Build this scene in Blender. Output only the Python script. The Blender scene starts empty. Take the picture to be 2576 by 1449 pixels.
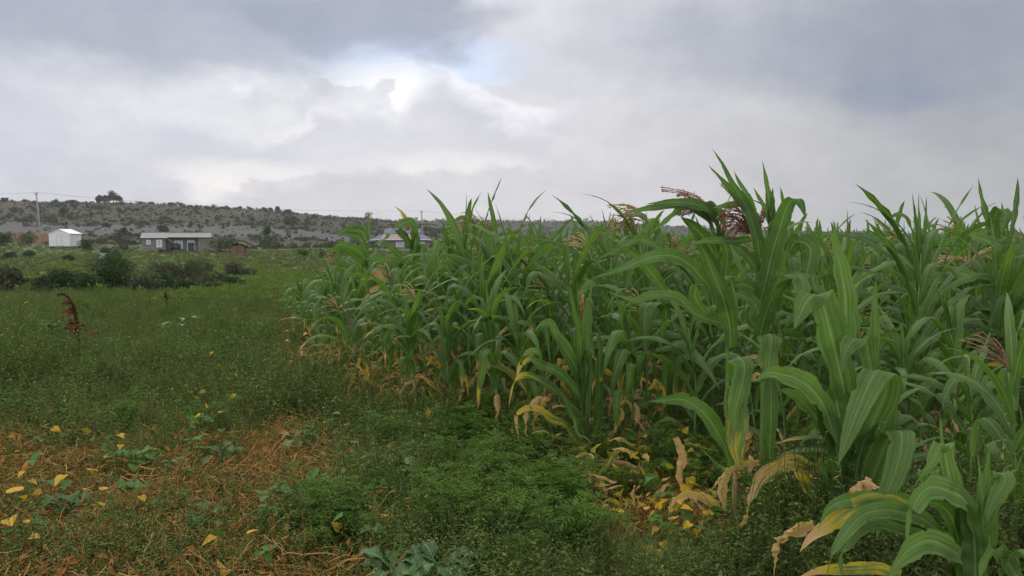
import bpy, math, random
import numpy as np
from mathutils import Vector, Matrix, noise as mnoise

SC = bpy.context.scene
COL = SC.collection
R = math.radians
rng = np.random.default_rng(11)

# ------------------------------------------------------------------ camera
PITCH = math.atan((724.5 - 600) / 1946)
CAM = np.array([0.0, 0.0, 1.6])
cam_d = bpy.data.cameras.new("camera")
cam = bpy.data.objects.new("camera", cam_d)
COL.objects.link(cam)
cam.location = CAM
cam.rotation_euler = (math.pi / 2 - PITCH, 0, 0)
cam_d.sensor_width = 36
cam_d.lens = 36 * 1946 / 2576
cam_d.clip_start = 0.05
cam_d.clip_end = 6000
SC.camera = cam

# ------------------------------------------------------------------ colour management
SC.view_settings.view_transform = 'Standard'
SC.view_settings.look = 'None'
SC.view_settings.exposure = 0.0
SC.view_settings.gamma = 1.0
SC.cycles.max_bounces = 6
SC.cycles.diffuse_bounces = 3
SC.cycles.glossy_bounces = 2
SC.cycles.transmission_bounces = 4
SC.cycles.transparent_max_bounces = 4
SC.cycles.volume_bounces = 0
SC.cycles.use_denoising = True
SC.cycles.caustics_reflective = False
SC.cycles.caustics_refractive = False

# ------------------------------------------------------------------ sun
SUN_EL, SUN_AZ = 42.0, -28.0          # degrees; azimuth measured from +Y towards +X
sd = bpy.data.lights.new("sun", 'SUN')
sd.energy = 1.4
sd.angle = R(14)
sd.color = (1.0, 0.95, 0.88)
sun = bpy.data.objects.new("sun", sd)
COL.objects.link(sun)
sv = Vector((math.sin(R(SUN_AZ)) * math.cos(R(SUN_EL)), math.cos(R(SUN_AZ)) * math.cos(R(SUN_EL)), math.sin(R(SUN_EL))))
sun.rotation_euler = sv.to_track_quat('Z', 'Y').to_euler()
sun.location = sv * 50

# ------------------------------------------------------------------ node helpers
class NT:
    def __init__(s, nt):
        s.nt = nt; s.L = nt.links
    def n(s, t, **k):
        x = s.nt.nodes.new(t)
        for a, b in k.items():
            setattr(x, a, b)
        return x
    def put(s, sock, v):
        if isinstance(v, bpy.types.NodeSocket):
            s.L.new(v, sock)
        else:
            sock.default_value = v
    def m(s, op, a, b=None, c=None, clamp=False):
        x = s.n('ShaderNodeMath', operation=op, use_clamp=clamp)
        s.put(x.inputs[0], a)
        if b is not None: s.put(x.inputs[1], b)
        if c is not None: s.put(x.inputs[2], c)
        return x.outputs[0]
    def ss(s, v, lo, hi):               # smoothstep lo..hi -> 0..1
        x = s.n('ShaderNodeMapRange', interpolation_type='SMOOTHSTEP')
        s.put(x.inputs['Value'], v)
        if lo < hi:
            a, b, c, d = lo, hi, 0.0, 1.0
        else:
            a, b, c, d = hi, lo, 1.0, 0.0
        x.inputs['From Min'].default_value = a; x.inputs['From Max'].default_value = b
        x.inputs['To Min'].default_value = c; x.inputs['To Max'].default_value = d
        return x.outputs['Result']
    def mix(s, f, a, b, mode='MIX'):
        x = s.n('ShaderNodeMix', data_type='RGBA', blend_type=mode)
        s.put(x.inputs['Factor'], f)
        for i, v in ((6, a), (7, b)):
            if isinstance(v, (tuple, list)) and len(v) == 3: v = (*v, 1.0)
            s.put(x.inputs[i], v)
        return x.outputs[2]
    def noise(s, vec, scale, detail=4, rough=.55, dist=0.0, col=False):
        x = s.n('ShaderNodeTexNoise')
        if vec is not None: s.put(x.inputs['Vector'], vec)
        x.inputs['Scale'].default_value = scale
        x.inputs['Detail'].default_value = detail
        x.inputs['Roughness'].default_value = rough
        x.inputs['Distortion'].default_value = dist
        return x.outputs['Color' if col else 'Fac']
    def xyz(s, x, y, z):
        c = s.n('ShaderNodeCombineXYZ')
        s.put(c.inputs[0], x); s.put(c.inputs[1], y); s.put(c.inputs[2], z)
        return c.outputs[0]
    def sep(s, v):
        c = s.n('ShaderNodeSeparateXYZ'); s.put(c.inputs[0], v)
        return c.outputs

# ------------------------------------------------------------------ sky
W = bpy.data.worlds.new("World")
SC.world = W
W.use_nodes = True
W.node_tree.nodes.clear()
g = NT(W.node_tree)
out = g.n('ShaderNodeOutputWorld')
bg = g.n('ShaderNodeBackground'); bg.inputs['Strength'].default_value = 0.1
g.L.new(bg.outputs[0], out.inputs[0])
tc = g.n('ShaderNodeTexCoord')
nish = g.n('ShaderNodeTexSky', sky_type='NISHITA')
nish.sun_disc = False
nish.sun_elevation = R(SUN_EL); nish.sun_rotation = R(SUN_AZ)
dx, dy, dz = g.sep(tc.outputs['Generated'])
AZ = g.m('ARCTAN2', dx, dy)
EL = g.m('ARCSINE', dz)

def px_dir(px, py):                     # photo pixel (2576 wide) -> azimuth, elevation of that part of the sky
    a, b = (px - 1288) / 1946, (724.5 - py) / 1946
    f = Vector((0, math.cos(PITCH), -math.sin(PITCH))); u = Vector((0, math.sin(PITCH), math.cos(PITCH)))
    d = (f + u * b + Vector((a, 0, 0))).normalized()
    return math.atan2(d.x, d.y), math.asin(d.z)

pv = g.xyz(g.m('MULTIPLY', AZ, 1.0), g.m('MULTIPLY', EL, 1.9), 0.0)
nA = g.noise(pv, 4.0, 6, .55)
nB = g.noise(g.xyz(g.m('ADD', AZ, 7.3), g.m('MULTIPLY', EL, 1.9), 2.0), 4.2, 6, .55)
nF = g.noise(g.xyz(g.m('ADD', AZ, 3.1), g.m('MULTIPLY', EL, 1.3), 5.0), 17.0, 8, .62)
nG = g.noise(g.xyz(g.m('ADD', AZ, 1.7), g.m('MULTIPLY', EL, 2.6), 9.0), 9.0, 7, .6)
az_w = g.m('ADD', AZ, g.m('MULTIPLY', g.m('SUBTRACT', nA, .5), .30))
el_w = g.m('ADD', EL, g.m('MULTIPLY', g.m('SUBTRACT', nB, .5), .17))
az_f = g.m('ADD', AZ, g.m('MULTIPLY', g.m('SUBTRACT', nG, .5), .10))
el_f = g.m('ADD', EL, g.m('ADD', g.m('MULTIPLY', g.m('SUBTRACT', nF, .5), .05), g.m('MULTIPLY', g.m('SUBTRACT', nG, .5), .05)))

def blob(px, py, rx, ry, soft=1.0, fine=False):
    a, e = px_dir(px, py)
    u = g.m('DIVIDE', g.m('SUBTRACT', az_f if fine else az_w, a), rx / 1946)
    v = g.m('DIVIDE', g.m('SUBTRACT', el_f if fine else el_w, e), ry / 1946)
    d = g.m('SQRT', g.m('ADD', g.m('MULTIPLY', u, u), g.m('MULTIPLY', v, v)))
    return g.ss(d, 1.0 + soft * .5, 1.0 - soft * .5)

# all cloud colours are radiances, multiplied by 10 at the end because the background runs at 0.1
c = g.mix(g.ss(EL, 0.0, .30), (.64, .622, .63), (.655, .66, .685))
c = g.mix(g.ss(az_w, .0, .60), c, (.40, .405, .41))
c = g.mix(g.m('MULTIPLY', blob(0, 330, 480, 240, 1.4), .55), c, (.50, .535, .60))
c = g.mix(g.m('MULTIPLY', blob(650, 280, 420, 150, 1.3), .75), c, (.74, .74, .75))
blue = g.mix(.80, nish.outputs[0], (6.1, 7.1, 9.0))
SKYBLUE = blue
c = g.mix(blob(1000, 150, 290, 75, .7, True), c, (.63, .71, .87))
c = g.mix(blob(960, 205, 150, 55, 1.0, True), c, (.93, .93, .945))
c = g.mix(g.m('MULTIPLY', blob(700, 185, 110, 45, .9, True), .8), c, (.86, .86, .87))

def bank(pts, x0, x1, edge, body, depth, a=1.0, soft=.004):
    """a cumulus bank: crisp billowing upper edge through pts, bright rim that greys downwards"""
    global c
    p = sorted(px_dir(*q) for q in pts)
    top = p[0][1]
    cur = None
    rp = g.n('ShaderNodeFloatCurve')
    A0, A1 = p[0][0], p[-1][0]
    E0, E1 = min(q[1] for q in p), max(q[1] for q in p) + 1e-4
    t = g.m('DIVIDE', g.m('SUBTRACT', az_f, A0), A1 - A0, clamp=True)
    cv = rp.mapping.curves[0]
    for i, q in enumerate(p):
        xy = ((q[0] - A0) / (A1 - A0), (q[1] - E0) / (E1 - E0))
        if i == 0: cv.points[0].location = xy
        elif i == len(p) - 1: cv.points[-1].location = xy
        else: cv.points.new(*xy)
    rp.mapping.update()
    g.put(rp.inputs['Value'], t)
    top = g.m('MULTIPLY_ADD', rp.outputs[0], E1 - E0, E0)
    h = g.m('SUBTRACT', top, el_f)
    al = g.ss(h, -soft, soft)
    aa, bb = px_dir(x0, 400)[0], px_dir(x1, 400)[0]
    al = g.m('MULTIPLY', al, g.m('MULTIPLY', g.ss(az_f, aa - .03, aa + .03), g.ss(az_f, bb + .05, bb - .05)))
    al = g.m('MULTIPLY', al, g.ss(h, depth * 1.0, depth * .25))
    body_c = g.mix(g.ss(h, 0.0, depth * .35), edge, body)
    c = g.mix(g.m('MULTIPLY', al, a), c, body_c)

bank([(760, 240), (810, 196), (850, 225), (920, 235), (950, 215), (985, 250), (1050, 262)], 770, 1050, (.72, .72, .735), (.64, .64, .675), .12, .9, .005)
bank([(1020, 230), (1045, 165), (1100, 140), (1130, 165), (1200, 215), (1260, 250), (1400, 262)], 1038, 1420, (.86, .86, .875), (.59, .585, .625),   .14, .75, .007)
bank([(560, 390), (640, 345), (700, 330), (760, 315), (800, 262), (850, 268)], 690, 860, (.84, .83, .835), (.63, .625, .66), .08, .7, .008)
c = g.mix(g.m('MULTIPLY', blob(560, 385, 190, 40, 1.2), .55), c, (.53, .535, .60))
c = g.mix(g.m('MULTIPLY', blob(620, 440, 170, 30, 1.2, True), .8), c, (.84, .80, .775))
c = g.mix(g.m('MULTIPLY', blob(550, 480, 70, 38, 1.2, True), .75), c, (.87, .82, .785))
c = g.mix(g.m('MULTIPLY', blob(1150, 410, 190, 22, 1.2, True), .75), c, (.80, .765, .75))
bank([(540, 470), (600, 460), (660, 452), (720, 448), (820, 435), (950, 430), (1050, 428)], 575, 1060, (.63, .61, .63), (.59, .575, .60), .05, .75)
c = g.mix(g.m('MULTIPLY', blob(1700, 470, 330, 25, 1.2), .45), c, (.60, .57, .58))
# dark ceiling
c = g.mix(g.m('MULTIPLY', blob(150, 40, 560, 140, .9), .85), c, (.355, .385, .46))
c = g.mix(g.m('MULTIPLY', blob(880, 15, 330, 75, .7), .9), c, (.34, .37, .45))
c = g.mix(g.m('MULTIPLY', blob(540, 110, 110, 60, 1.2), .6), c, (.44, .465, .54))
c = g.mix(g.m('MULTIPLY', blob(2180, 60, 560, 120, 1.4), .7), c, (.30, .33, .40))
c = g.mix(g.m('MULTIPLY', blob(2480, 60, 300, 190, 1.5), .45), c, (.25, .28, .35))
c = g.mix(g.m('MULTIPLY', blob(2250, 160, 120, 40, 1.2), .5), c, (.25, .28, .37))
# sky above the picture: unseen overcast brightened to throw more light on the plants
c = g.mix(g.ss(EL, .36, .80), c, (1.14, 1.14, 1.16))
c = g.mix(g.ss(dy, .15, -.35), c, (1.14, 1.14, 1.15))     # unseen sky behind the camera, likewise brightened to light the plants
# wide soft mottling
c = g.mix(1.0, c, g.mix(nG, (.92, .925, .94), (1.07, 1.065, 1.055)), 'MULTIPLY')
c = g.mix(1.0, c, g.mix(g.ss(nF, .35, .65), (.965, .965, .975), (1.035, 1.035, 1.03)), 'MULTIPLY')
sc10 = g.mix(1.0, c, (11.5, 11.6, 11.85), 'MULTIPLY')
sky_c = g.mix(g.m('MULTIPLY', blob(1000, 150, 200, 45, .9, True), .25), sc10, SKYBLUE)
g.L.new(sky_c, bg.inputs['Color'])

# ------------------------------------------------------------------ mesh builder
class Geo:
    """collects vertices, faces and two point attributes: lf = (dry, random, yellow, free), uv = (across, along)"""
    def __init__(s):
        s.v, s.q, s.t, s.a, s.u, s.n = [], [], [], [], [], 0
    def add(s, v, quads=None, tris=None, attr=(0, .5, 0, 0), uv=None):
        v = np.asarray(v, dtype=np.float64).reshape(-1, 3); k = len(v)
        s.v.append(v)
        a = np.asarray(attr, dtype=np.float64)
        s.a.append(np.broadcast_to(a, (k, 4)) if a.ndim == 1 else a)
        s.u.append(np.zeros((k, 2)) + .5 if uv is None else np.asarray(uv, dtype=np.float64))
        if quads is not None and len(quads): s.q.append(np.asarray(quads, dtype=np.int64).reshape(-1, 4) + s.n)
        if tris is not None and len(tris): s.t.append(np.asarray(tris, dtype=np.int64).reshape(-1, 3) + s.n)
        s.n += k
    def merge(s, o, M=None, off=None):
        if not o.n: return
        v = np.concatenate(o.v)
        if M is not None: v = v @ M.T
        if off is not None: v = v + off
        s.add(v, np.concatenate(o.q) if o.q else None, np.concatenate(o.t) if o.t else None, np.concatenate(o.a), np.concatenate(o.u))
    def mesh(s, name, mat, smooth=True, origin=None):
        me = bpy.data.meshes.new(name)
        v = np.concatenate(s.v)
        if origin is not None: v = v - np.asarray(origin)
        q = np.concatenate(s.q) if s.q else np.zeros((0, 4), int)
        t = np.concatenate(s.t) if s.t else np.zeros((0, 3), int)
        me.vertices.add(len(v)); me.vertices.foreach_set('co', v.ravel().astype(np.float32))
        nl = len(q) * 4 + len(t) * 3
        me.loops.add(nl); me.loops.foreach_set('vertex_index', np.concatenate([q.ravel(), t.ravel()]).astype(np.int32))
        me.polygons.add(len(q) + len(t))
        ls = np.concatenate([np.arange(len(q)) * 4, len(q) * 4 + np.arange(len(t)) * 3]).astype(np.int32)
        me.polygons.foreach_set('loop_start', ls)
        me.polygons.foreach_set('use_smooth', np.full(len(q) + len(t), smooth))
        at = me.attributes.new('lf', 'FLOAT_COLOR', 'POINT'); at.data.foreach_set('color', np.concatenate(s.a).ravel().astype(np.float32))
        ut = me.attributes.new('luv', 'FLOAT2', 'POINT'); ut.data.foreach_set('vector', np.concatenate(s.u).ravel().astype(np.float32))
        me.update(calc_edges=True)
        if mat is not None: me.materials.append(mat)
        return me

def link(name, data, parent=None, loc=None, rot=None, scale=None):
    o = bpy.data.objects.new(name, data)
    COL.objects.link(o)
    if parent is not None: o.parent = parent
    if loc is not None: o.location = [float(i) for i in loc]
    if rot is not None: o.rotation_euler = rot
    if scale is not None: o.scale = scale if hasattr(scale, '__len__') else (scale,) * 3
    return o

def tag(o, label=None, cat=None, group=None, kind=None):
    if label: o['label'] = label
    if cat: o['category'] = cat
    if group: o['group'] = group
    if kind: o['kind'] = kind
    return o

def unit(v):
    v = np.asarray(v, float); return v / (np.linalg.norm(v, axis=-1, keepdims=True) + 1e-9)

def tube(geo, P, rad, sides=6, attr=(0, .5, 0, 0), cap=True):
    P = np.asarray(P, float); n = len(P)
    rad = np.broadcast_to(np.asarray(rad, float), (n,))
    T = np.gradient(P, axis=0); T = unit(T)
    ref = np.array([.31, .87, .12]); 
    A = unit(np.cross(T, ref)); B = np.cross(T, A)
    th = np.arange(sides) * 2 * np.pi / sides
    V = P[:, None, :] + rad[:, None, None] * (np.cos(th)[None, :, None] * A[:, None, :] + np.sin(th)[None, :, None] * B[:, None, :])
    i = np.arange(n - 1)[:, None] * sides; j = np.arange(sides)[None, :]; j2 = (j + 1) % sides
    Q = np.stack([i + j, i + j2, i + sides + j2, i + sides + j], -1).reshape(-1, 4)
    uv = np.stack([np.broadcast_to(j / sides, (n, sides)), np.broadcast_to(np.linspace(0, 1, n)[:, None], (n, sides))], -1).reshape(-1, 2)
    tr = None
    if cap and sides > 3:
        k = (n - 1) * sides
        tr = [(k, k + a, k + a + 1) for a in range(1, sides - 1)]
    geo.add(V.reshape(-1, 3), Q, tr, attr, uv)

def box(geo, x0, x1, y0, y1, z0, z1, attr=(0, .5, 0, 0)):
    v = [(x, y, z) for z in (z0, z1) for y in (y0, y1) for x in (x0, x1)]
    q = [(0, 2, 3, 1), (4, 5, 7, 6), (0, 1, 5, 4), (2, 6, 7, 3), (0, 4, 6, 2), (1, 3, 7, 5)]
    geo.add(v, q, None, attr)

def catmull(P, n):
    P = np.asarray(P, float); m = len(P)
    if m == 2: return P[0] + np.linspace(0, 1, n)[:, None] * (P[1] - P[0])
    E = np.vstack([2 * P[0] - P[1], P, 2 * P[-1] - P[-2]])
    d = np.r_[0, np.cumsum(np.linalg.norm(np.diff(P, axis=0), axis=1))]; d /= d[-1]
    t = np.linspace(0, 1, n); k = np.clip(np.searchsorted(d, t, side='right') - 1, 0, m - 2)
    f = ((t - d[k]) / (d[k + 1] - d[k] + 1e-12))[:, None]
    a, b, c_, e = E[k], E[k + 1], E[k + 2], E[k + 3]
    return .5 * (2 * b + (c_ - a) * f + (2 * a - 5 * b + 4 * c_ - e) * f ** 2 + (3 * b - a - 3 * c_ + e) * f ** 3)

# ------------------------------------------------------------------ materials
def new_mat(name):
    m = bpy.data.materials.new(name); m.use_nodes = True
    m.node_tree.nodes.clear()
    k = NT(m.node_tree); o = k.n('ShaderNodeOutputMaterial')
    return m, k, o

def leaf_mat(name, dark, light, dry, yellow, rib=None, transl=.28, rough=.48, spec=.35, veins=0.0, spots=.0, objrand=.0):
    m, k, o = new_mat(name)
    at = k.n('ShaderNodeAttribute', attribute_name='lf')
    s = k.n('ShaderNodeSeparateColor'); k.L.new(at.outputs['Color'], s.inputs[0])
    dr, rnd, yl = s.outputs
    uv = k.n('ShaderNodeAttribute', attribute_name='luv'); u, v, _ = k.sep(uv.outputs['Vector'])
    geo = k.n('ShaderNodeNewGeometry')
    pn = k.noise(geo.outputs['Position'], 9.0, 3)
    if objrand:
        oi = k.n('ShaderNodeObjectInfo')
        rnd = k.m('ADD', rnd, k.m('MULTIPLY', k.m('SUBTRACT', oi.outputs['Random'], .5), objrand), clamp=True)
    col = k.mix(rnd, dark, light)
    col = k.mix(k.m('MULTIPLY', k.ss(pn, .35, .7), .35), col, tuple(min(1, q * 1.5) for q in light))
    e = k.m('ABSOLUTE', k.m('SUBTRACT', u, .5))
    if veins:
        vn = k.m('SINE', k.m('MULTIPLY', u, 150.0))
        col = k.mix(k.m('MULTIPLY', k.ss(vn, .2, 1.0), veins), col, tuple(min(1, q * 1.7) for q in light))
        band = k.noise(k.xyz(k.m('MULTIPLY', u, 14.0), k.m('MULTIPLY', v, 1.2), rnd), 1.0, 2)
        col = k.mix(k.m('MULTIPLY', k.ss(band, .40, .65), .6), col, dark)
    if rib:
        col = k.mix(k.m('MULTIPLY', k.ss(e, .045, .012), .75), col, rib)
    ny = k.noise(k.xyz(k.m('MULTIPLY', u, 3.0), k.m('MULTIPLY', v, 2.0), k.m('MULTIPLY', rnd, 30.0)), 1.6, 5, .6)
    col = k.mix(k.ss(k.m('ADD', yl, k.m('MULTIPLY', k.m('SUBTRACT', ny, .5), 1.1)), .45, .75), col, yellow)
    dryf = k.ss(k.m('ADD', dr, k.m('MULTIPLY', k.m('SUBTRACT', ny, .5), .9)), .45, .60)
    n2 = k.noise(k.xyz(k.m('MULTIPLY', u, 20.0), k.m('MULTIPLY', v, 5.0), rnd), 1.0, 4)
    dcol = k.mix(n2, tuple(q * .55 for q in dry), tuple(min(1, q * 1.3) for q in dry))
    col = k.mix(dryf, col, dcol)
    if spots:
        sp = k.noise(k.xyz(k.m('MULTIPLY', u, 18.0), k.m('MULTIPLY', v, 30.0), k.m('MULTIPLY', rnd, 9.0)), 1.0, 2)
        col = k.mix(k.m('MULTIPLY', k.ss(sp, .73, .78), spots), col, (.45, .42, .25))
    p = k.n('ShaderNodeBsdfPrincipled')
    k.L.new(col, p.inputs['Base Color'])
    k.put(p.inputs['Roughness'], k.m('ADD', k.m('MULTIPLY', dryf, .35), rough))
    p.inputs['Specular IOR Level'].default_value = spec
    if veins:
        bp = k.n('ShaderNodeBump'); bp.inputs['Strength'].default_value = .25; bp.inputs['Distance'].default_value = .002
        k.L.new(k.m('ADD', k.m('MULTIPLY', k.m('SINE', k.m('MULTIPLY', u, 75.0)), .4), n2), bp.inputs['Height'])
        k.L.new(bp.outputs[0], p.inputs['Normal'])
    tr = k.n('ShaderNodeBsdfTranslucent')
    k.L.new(k.mix(1.0, col, (1.25, 1.5, .55), 'MULTIPLY'), tr.inputs['Color'])
    mx = k.n('ShaderNodeMixShader'); mx.inputs[0].default_value = transl
    k.L.new(p.outputs[0], mx.inputs[1]); k.L.new(tr.outputs[0], mx.inputs[2])
    k.L.new(mx.outputs[0], o.inputs[0])
    return m

def plain_mat(name, a, b, scale=6, rough=.8, detail=5, metal=0.0, spec=.3, bump=0.0, coord='Object', thr=(.35, .65)):
    m, k, o = new_mat(name)
    tcn = k.n('ShaderNodeTexCoord')
    n = k.noise(tcn.outputs[coord], scale, detail, .6)
    p = k.n('ShaderNodeBsdfPrincipled')
    k.L.new(k.mix(k.ss(n, *thr), a, b), p.inputs['Base Color'])
    p.inputs['Roughness'].default_value = rough; p.inputs['Metallic'].default_value = metal
    p.inputs['Specular IOR Level'].default_value = spec
    if bump:
        bp = k.n('ShaderNodeBump'); bp.inputs['Strength'].default_value = bump
        k.L.new(n, bp.inputs['Height']); k.L.new(bp.outputs[0], p.inputs['Normal'])
    k.L.new(p.outputs[0], o.inputs[0])
    return m

DRY = (.50, .32, .145); YEL = (.46, .34, .045)
M_MAIZE = leaf_mat('maize_leaf', (.042, .090, .020), (.110, .180, .048), DRY, YEL, rib=(.20, .29, .12), transl=.35, rough=.60, spec=.20, veins=.34, spots=.5)
M_STALK = leaf_mat('maize_stalk', (.07, .15, .03), (.11, .20, .05), (.34, .22, .11), (.25, .08, .05), transl=.0, rough=.5)
M_TASSEL = plain_mat('maize_tassel', (.17, .07, .05), (.34, .18, .115), 40, .8)
M_TASSEL_PALE = plain_mat('maize_tassel_pale', (.38, .24, .10), (.50, .36, .18), 40, .8)
M_WEED = leaf_mat('weed_leaf', (.052, .090, .020), (.145, .190, .052), (.36, .24, .11), (.50, .36, .05), transl=.30, rough=.7, spec=.12, objrand=.7)
M_FEATHER = leaf_mat('feathery_leaf', (.036, .085, .010), (.088, .155, .022), (.3, .2, .1), YEL, transl=.3, rough=.7, spec=.12)
M_BEAN = leaf_mat('bean_leaf', (.038, .095, .014), (.075, .150, .026), (.45, .27, .10), (.52, .31, .02), rib=(.10, .2, .06), transl=.3, rough=.65, spec=.18)
M_KALE = leaf_mat('kale_leaf', (.055, .120, .045), (.095, .175, .070), DRY, (.40, .36, .10), rib=(.28, .36, .22), transl=.2, rough=.6, spec=.2)
M_STRAW = leaf_mat('straw', (.17, .085, .024), (.42, .25, .075), (.38, .18, .05), YEL, transl=.1, rough=.8, spec=.2)
M_RED = leaf_mat('amaranth_leaf', (.036, .012, .008), (.092, .030, .015), (.18, .05, .02), (.26, .10, .03), rib=(.12, .03, .02), transl=.15, rough=.85, spec=.08)
M_BUSH = leaf_mat('bush_leaf', (.018, .042, .013), (.052, .092, .027), (.2, .15, .08), YEL, transl=.2, rough=.65, spec=.2, objrand=.5)
M_SCRUB = leaf_mat('scrub_leaf', (.036, .042, .024), (.070, .072, .042), (.2, .15, .08), YEL, transl=.1, rough=.8, spec=.15, objrand=.7)
M_PASTURE = leaf_mat('pasture_leaf', (.075, .088, .036), (.140, .142, .066), (.2, .15, .08), YEL, transl=.2, rough=.7, spec=.15, objrand=.6)
M_BARK = plain_mat('bark', (.07, .055, .04), (.16, .13, .10), 14, .9)
M_FLOWER = plain_mat('weed_flower', (.26, .25, .09), (.42, .38, .18), 60, .7)

# ------------------------------------------------------------------ picture geometry helpers
def ray(sx, sy):
    a, b = (sx - 1920) / 2901.0, (1080 - sy) / 2901.0
    return np.array([a, math.cos(PITCH) + b * math.sin(PITCH), -math.sin(PITCH) + b * math.cos(PITCH)])
def at(sx, sy, Y):                      # point on the sight line of a photo pixel (3840 wide) at ground distance Y
    d = ray(sx, sy); return CAM + d * (Y / d[1])
def on_ground(px, py):                  # flat-ground point under a photo pixel (2576 wide)
    d = ray(px * 1.4907, py * 1.4907); return CAM + d * (-1.6 / d[2])

# ------------------------------------------------------------------ terrain
def sstep(a, b, x):
    t = np.clip((np.asarray(x, float) - a) / (b - a), 0, 1); return t * t * (3 - 2 * t)
H1x = [-520, -251, -212, -173, -134, -95, -72, -56, -37, 0, 60, 200]
H1z = [19.5, 18.8, 18.2, 17.4, 14.9, 12.3, 10.0, 9.0, 5.5, 2.0, .5, 0]
H2x = [-900, -400, -179, -64, 98, 190, 329, 600, 1200]
H2z = [16, 20, 21, 22.4, 21, 14.6, 9.5, 6, 5]
def vnoise(x, y, s, seed=0.0):
    x = np.asarray(x, float); y = np.asarray(y, float)
    x, y = np.broadcast_arrays(x, y)
    f = np.fromiter((mnoise.noise((a * s, b * s, seed)) for a, b in zip(x.ravel(), y.ravel())), float, x.size)
    return f.reshape(x.shape)
def ground_base(x, y):
    x = np.asarray(x, float); y = np.asarray(y, float)
    z = np.interp(y, [-50, 18, 26, 60, 95, 120, 150], [0, 0, -.2, -.66, -.86, -.84, -.5])
    z = z + .95 * sstep(-56, -72, x) * sstep(50, 110, y)
    h1 = np.interp(x, H1x, H1z)
    prof = .16 * sstep(150, 215, y) + .22 * sstep(215, 268, y) + .62 * sstep(255, 385, y)
    z = z + (h1 + .5) * prof * (1 - .25 * sstep(400, 600, y))
    h2 = np.interp(x, H2x, H2z)
    z = np.maximum(z, -.6 + h2 * sstep(520, 900, y) + 0.0)
    return z
def ground_z(x, y):
    z = ground_base(x, y)
    y = np.asarray(y, float)
    amp = np.interp(y, [0, 30, 100, 200, 400], [.03, .06, .15, 1.0, .8])
    return z + amp * (vnoise(x, y, .045, 3.1) * np.interp(y, [0, 60, 100], [0, .3, 1]) + .4 * vnoise(x, y, .21, 8.0) * np.interp(y, [0, 100, 300], [1, .4, 1]))

ys = np.concatenate([np.linspace(-6, 3, 7), np.geomspace(3.4, 420, 170), np.geomspace(440, 1900, 40)])
us = np.linspace(-1.25, 1.25, 190)
Yg, Ug = np.meshgrid(ys, us, indexing='ij')
Xg = Ug * (np.maximum(Yg, 0) + 14)
Zg = ground_z(Xg, Yg)
G = Geo()
nx = len(us); i = np.arange(len(ys) - 1)[:, None] * nx; j = np.arange(nx - 1)[None, :]
G.add(np.stack([Xg, Yg, Zg], -1).reshape(-1, 3), np.stack([i + j, i + j + 1, i + nx + j + 1, i + nx + j], -1).reshape(-1, 4))

def ground_mat():
    m, k, o = new_mat('ground')
    geo = k.n('ShaderNodeNewGeometry'); P = geo.outputs['Position']
    x, y, z = k.sep(P)
    n1 = k.noise(P, 1.3, 6); n2 = k.noise(P, .12, 5); n3 = k.noise(P, .035, 6, .6); n4 = k.noise(P, 14.0, 4)
    soil = k.mix(n4, (.020, .014, .009), (.060, .040, .022))
    near = k.mix(k.ss(n1, .45, .65), soil, (.045, .06, .025))
    grass = k.mix(k.ss(n1, .3, .7), (.060, .080, .032), (.095, .115, .048))
    grass = k.mix(k.m('MULTIPLY', k.ss(n2, .5, .68), .8), grass, (.115, .105, .055))
    flat = k.mix(k.ss(y, 16.0, 24.0), near, grass)
    # hill: grey eroded earth, olive scrub cover, a few tan patches
    hz = k.noise(k.xyz(k.m('MULTIPLY', x, .5), k.m('MULTIPLY', y, .9), 0.0), .06, 6, .62)
    hill = k.mix(k.ss(hz, .34, .46), (.060, .056, .045), (.050, .049, .031))
    hill = k.mix(k.m('MULTIPLY', k.ss(n3, .58, .68), .7), hill, (.13, .095, .062))
    hill = k.mix(k.m('MULTIPLY', k.noise(P, .9, 5), .5), hill, (.05, .05, .04))
    scarp = k.m('MULTIPLY', k.ss(k.m('ADD', y, k.m('MULTIPLY', k.m('SUBTRACT', hz, .5), 90.0)), 195.0, 222.0), k.ss(k.m('ADD', y, k.m('MULTIPLY', k.m('SUBTRACT', n3, .5), 70.0)), 272.0, 255.0))
    hill = k.mix(k.m('MULTIPLY', scarp, .85), hill, k.mix(k.noise(P, .25, 7, .65), (.055, .053, .052), (.13, .126, .128)))
    hill = k.mix(k.ss(y, 500.0, 620.0), hill, k.mix(k.ss(hz, .4, .6), (.042, .046, .037), (.056, .055, .045)))
    col = k.mix(k.ss(y, 150.0, 200.0), flat, hill)
    p = k.n('ShaderNodeBsdfPrincipled'); k.L.new(col, p.inputs['Base Color']); p.inputs['Roughness'].default_value = .95
    p.inputs['Specular IOR Level'].default_value = .1
    bp = k.n('ShaderNodeBump'); bp.inputs['Strength'].default_value = .6; bp.inputs['Distance'].default_value = .03
    k.L.new(n4, bp.inputs['Height']); k.L.new(bp.outputs[0], p.inputs['Normal'])
    k.L.new(p.outputs[0], o.inputs[0])
    return m
tag(link('ground', G.mesh('ground', ground_mat())), 'ground of the field rising to a low scrubby hill', None, None, 'structure')


# ------------------------------------------------------------------ buildings and other man-made things
def R1(x, y): return (x / 2.342, 660 + y / 2.342)          # enlarged crop of the photo -> photo pixels (3840 wide)
def R2(x, y): return (900 + x / 2.337, 660 + y / 2.337)

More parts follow.
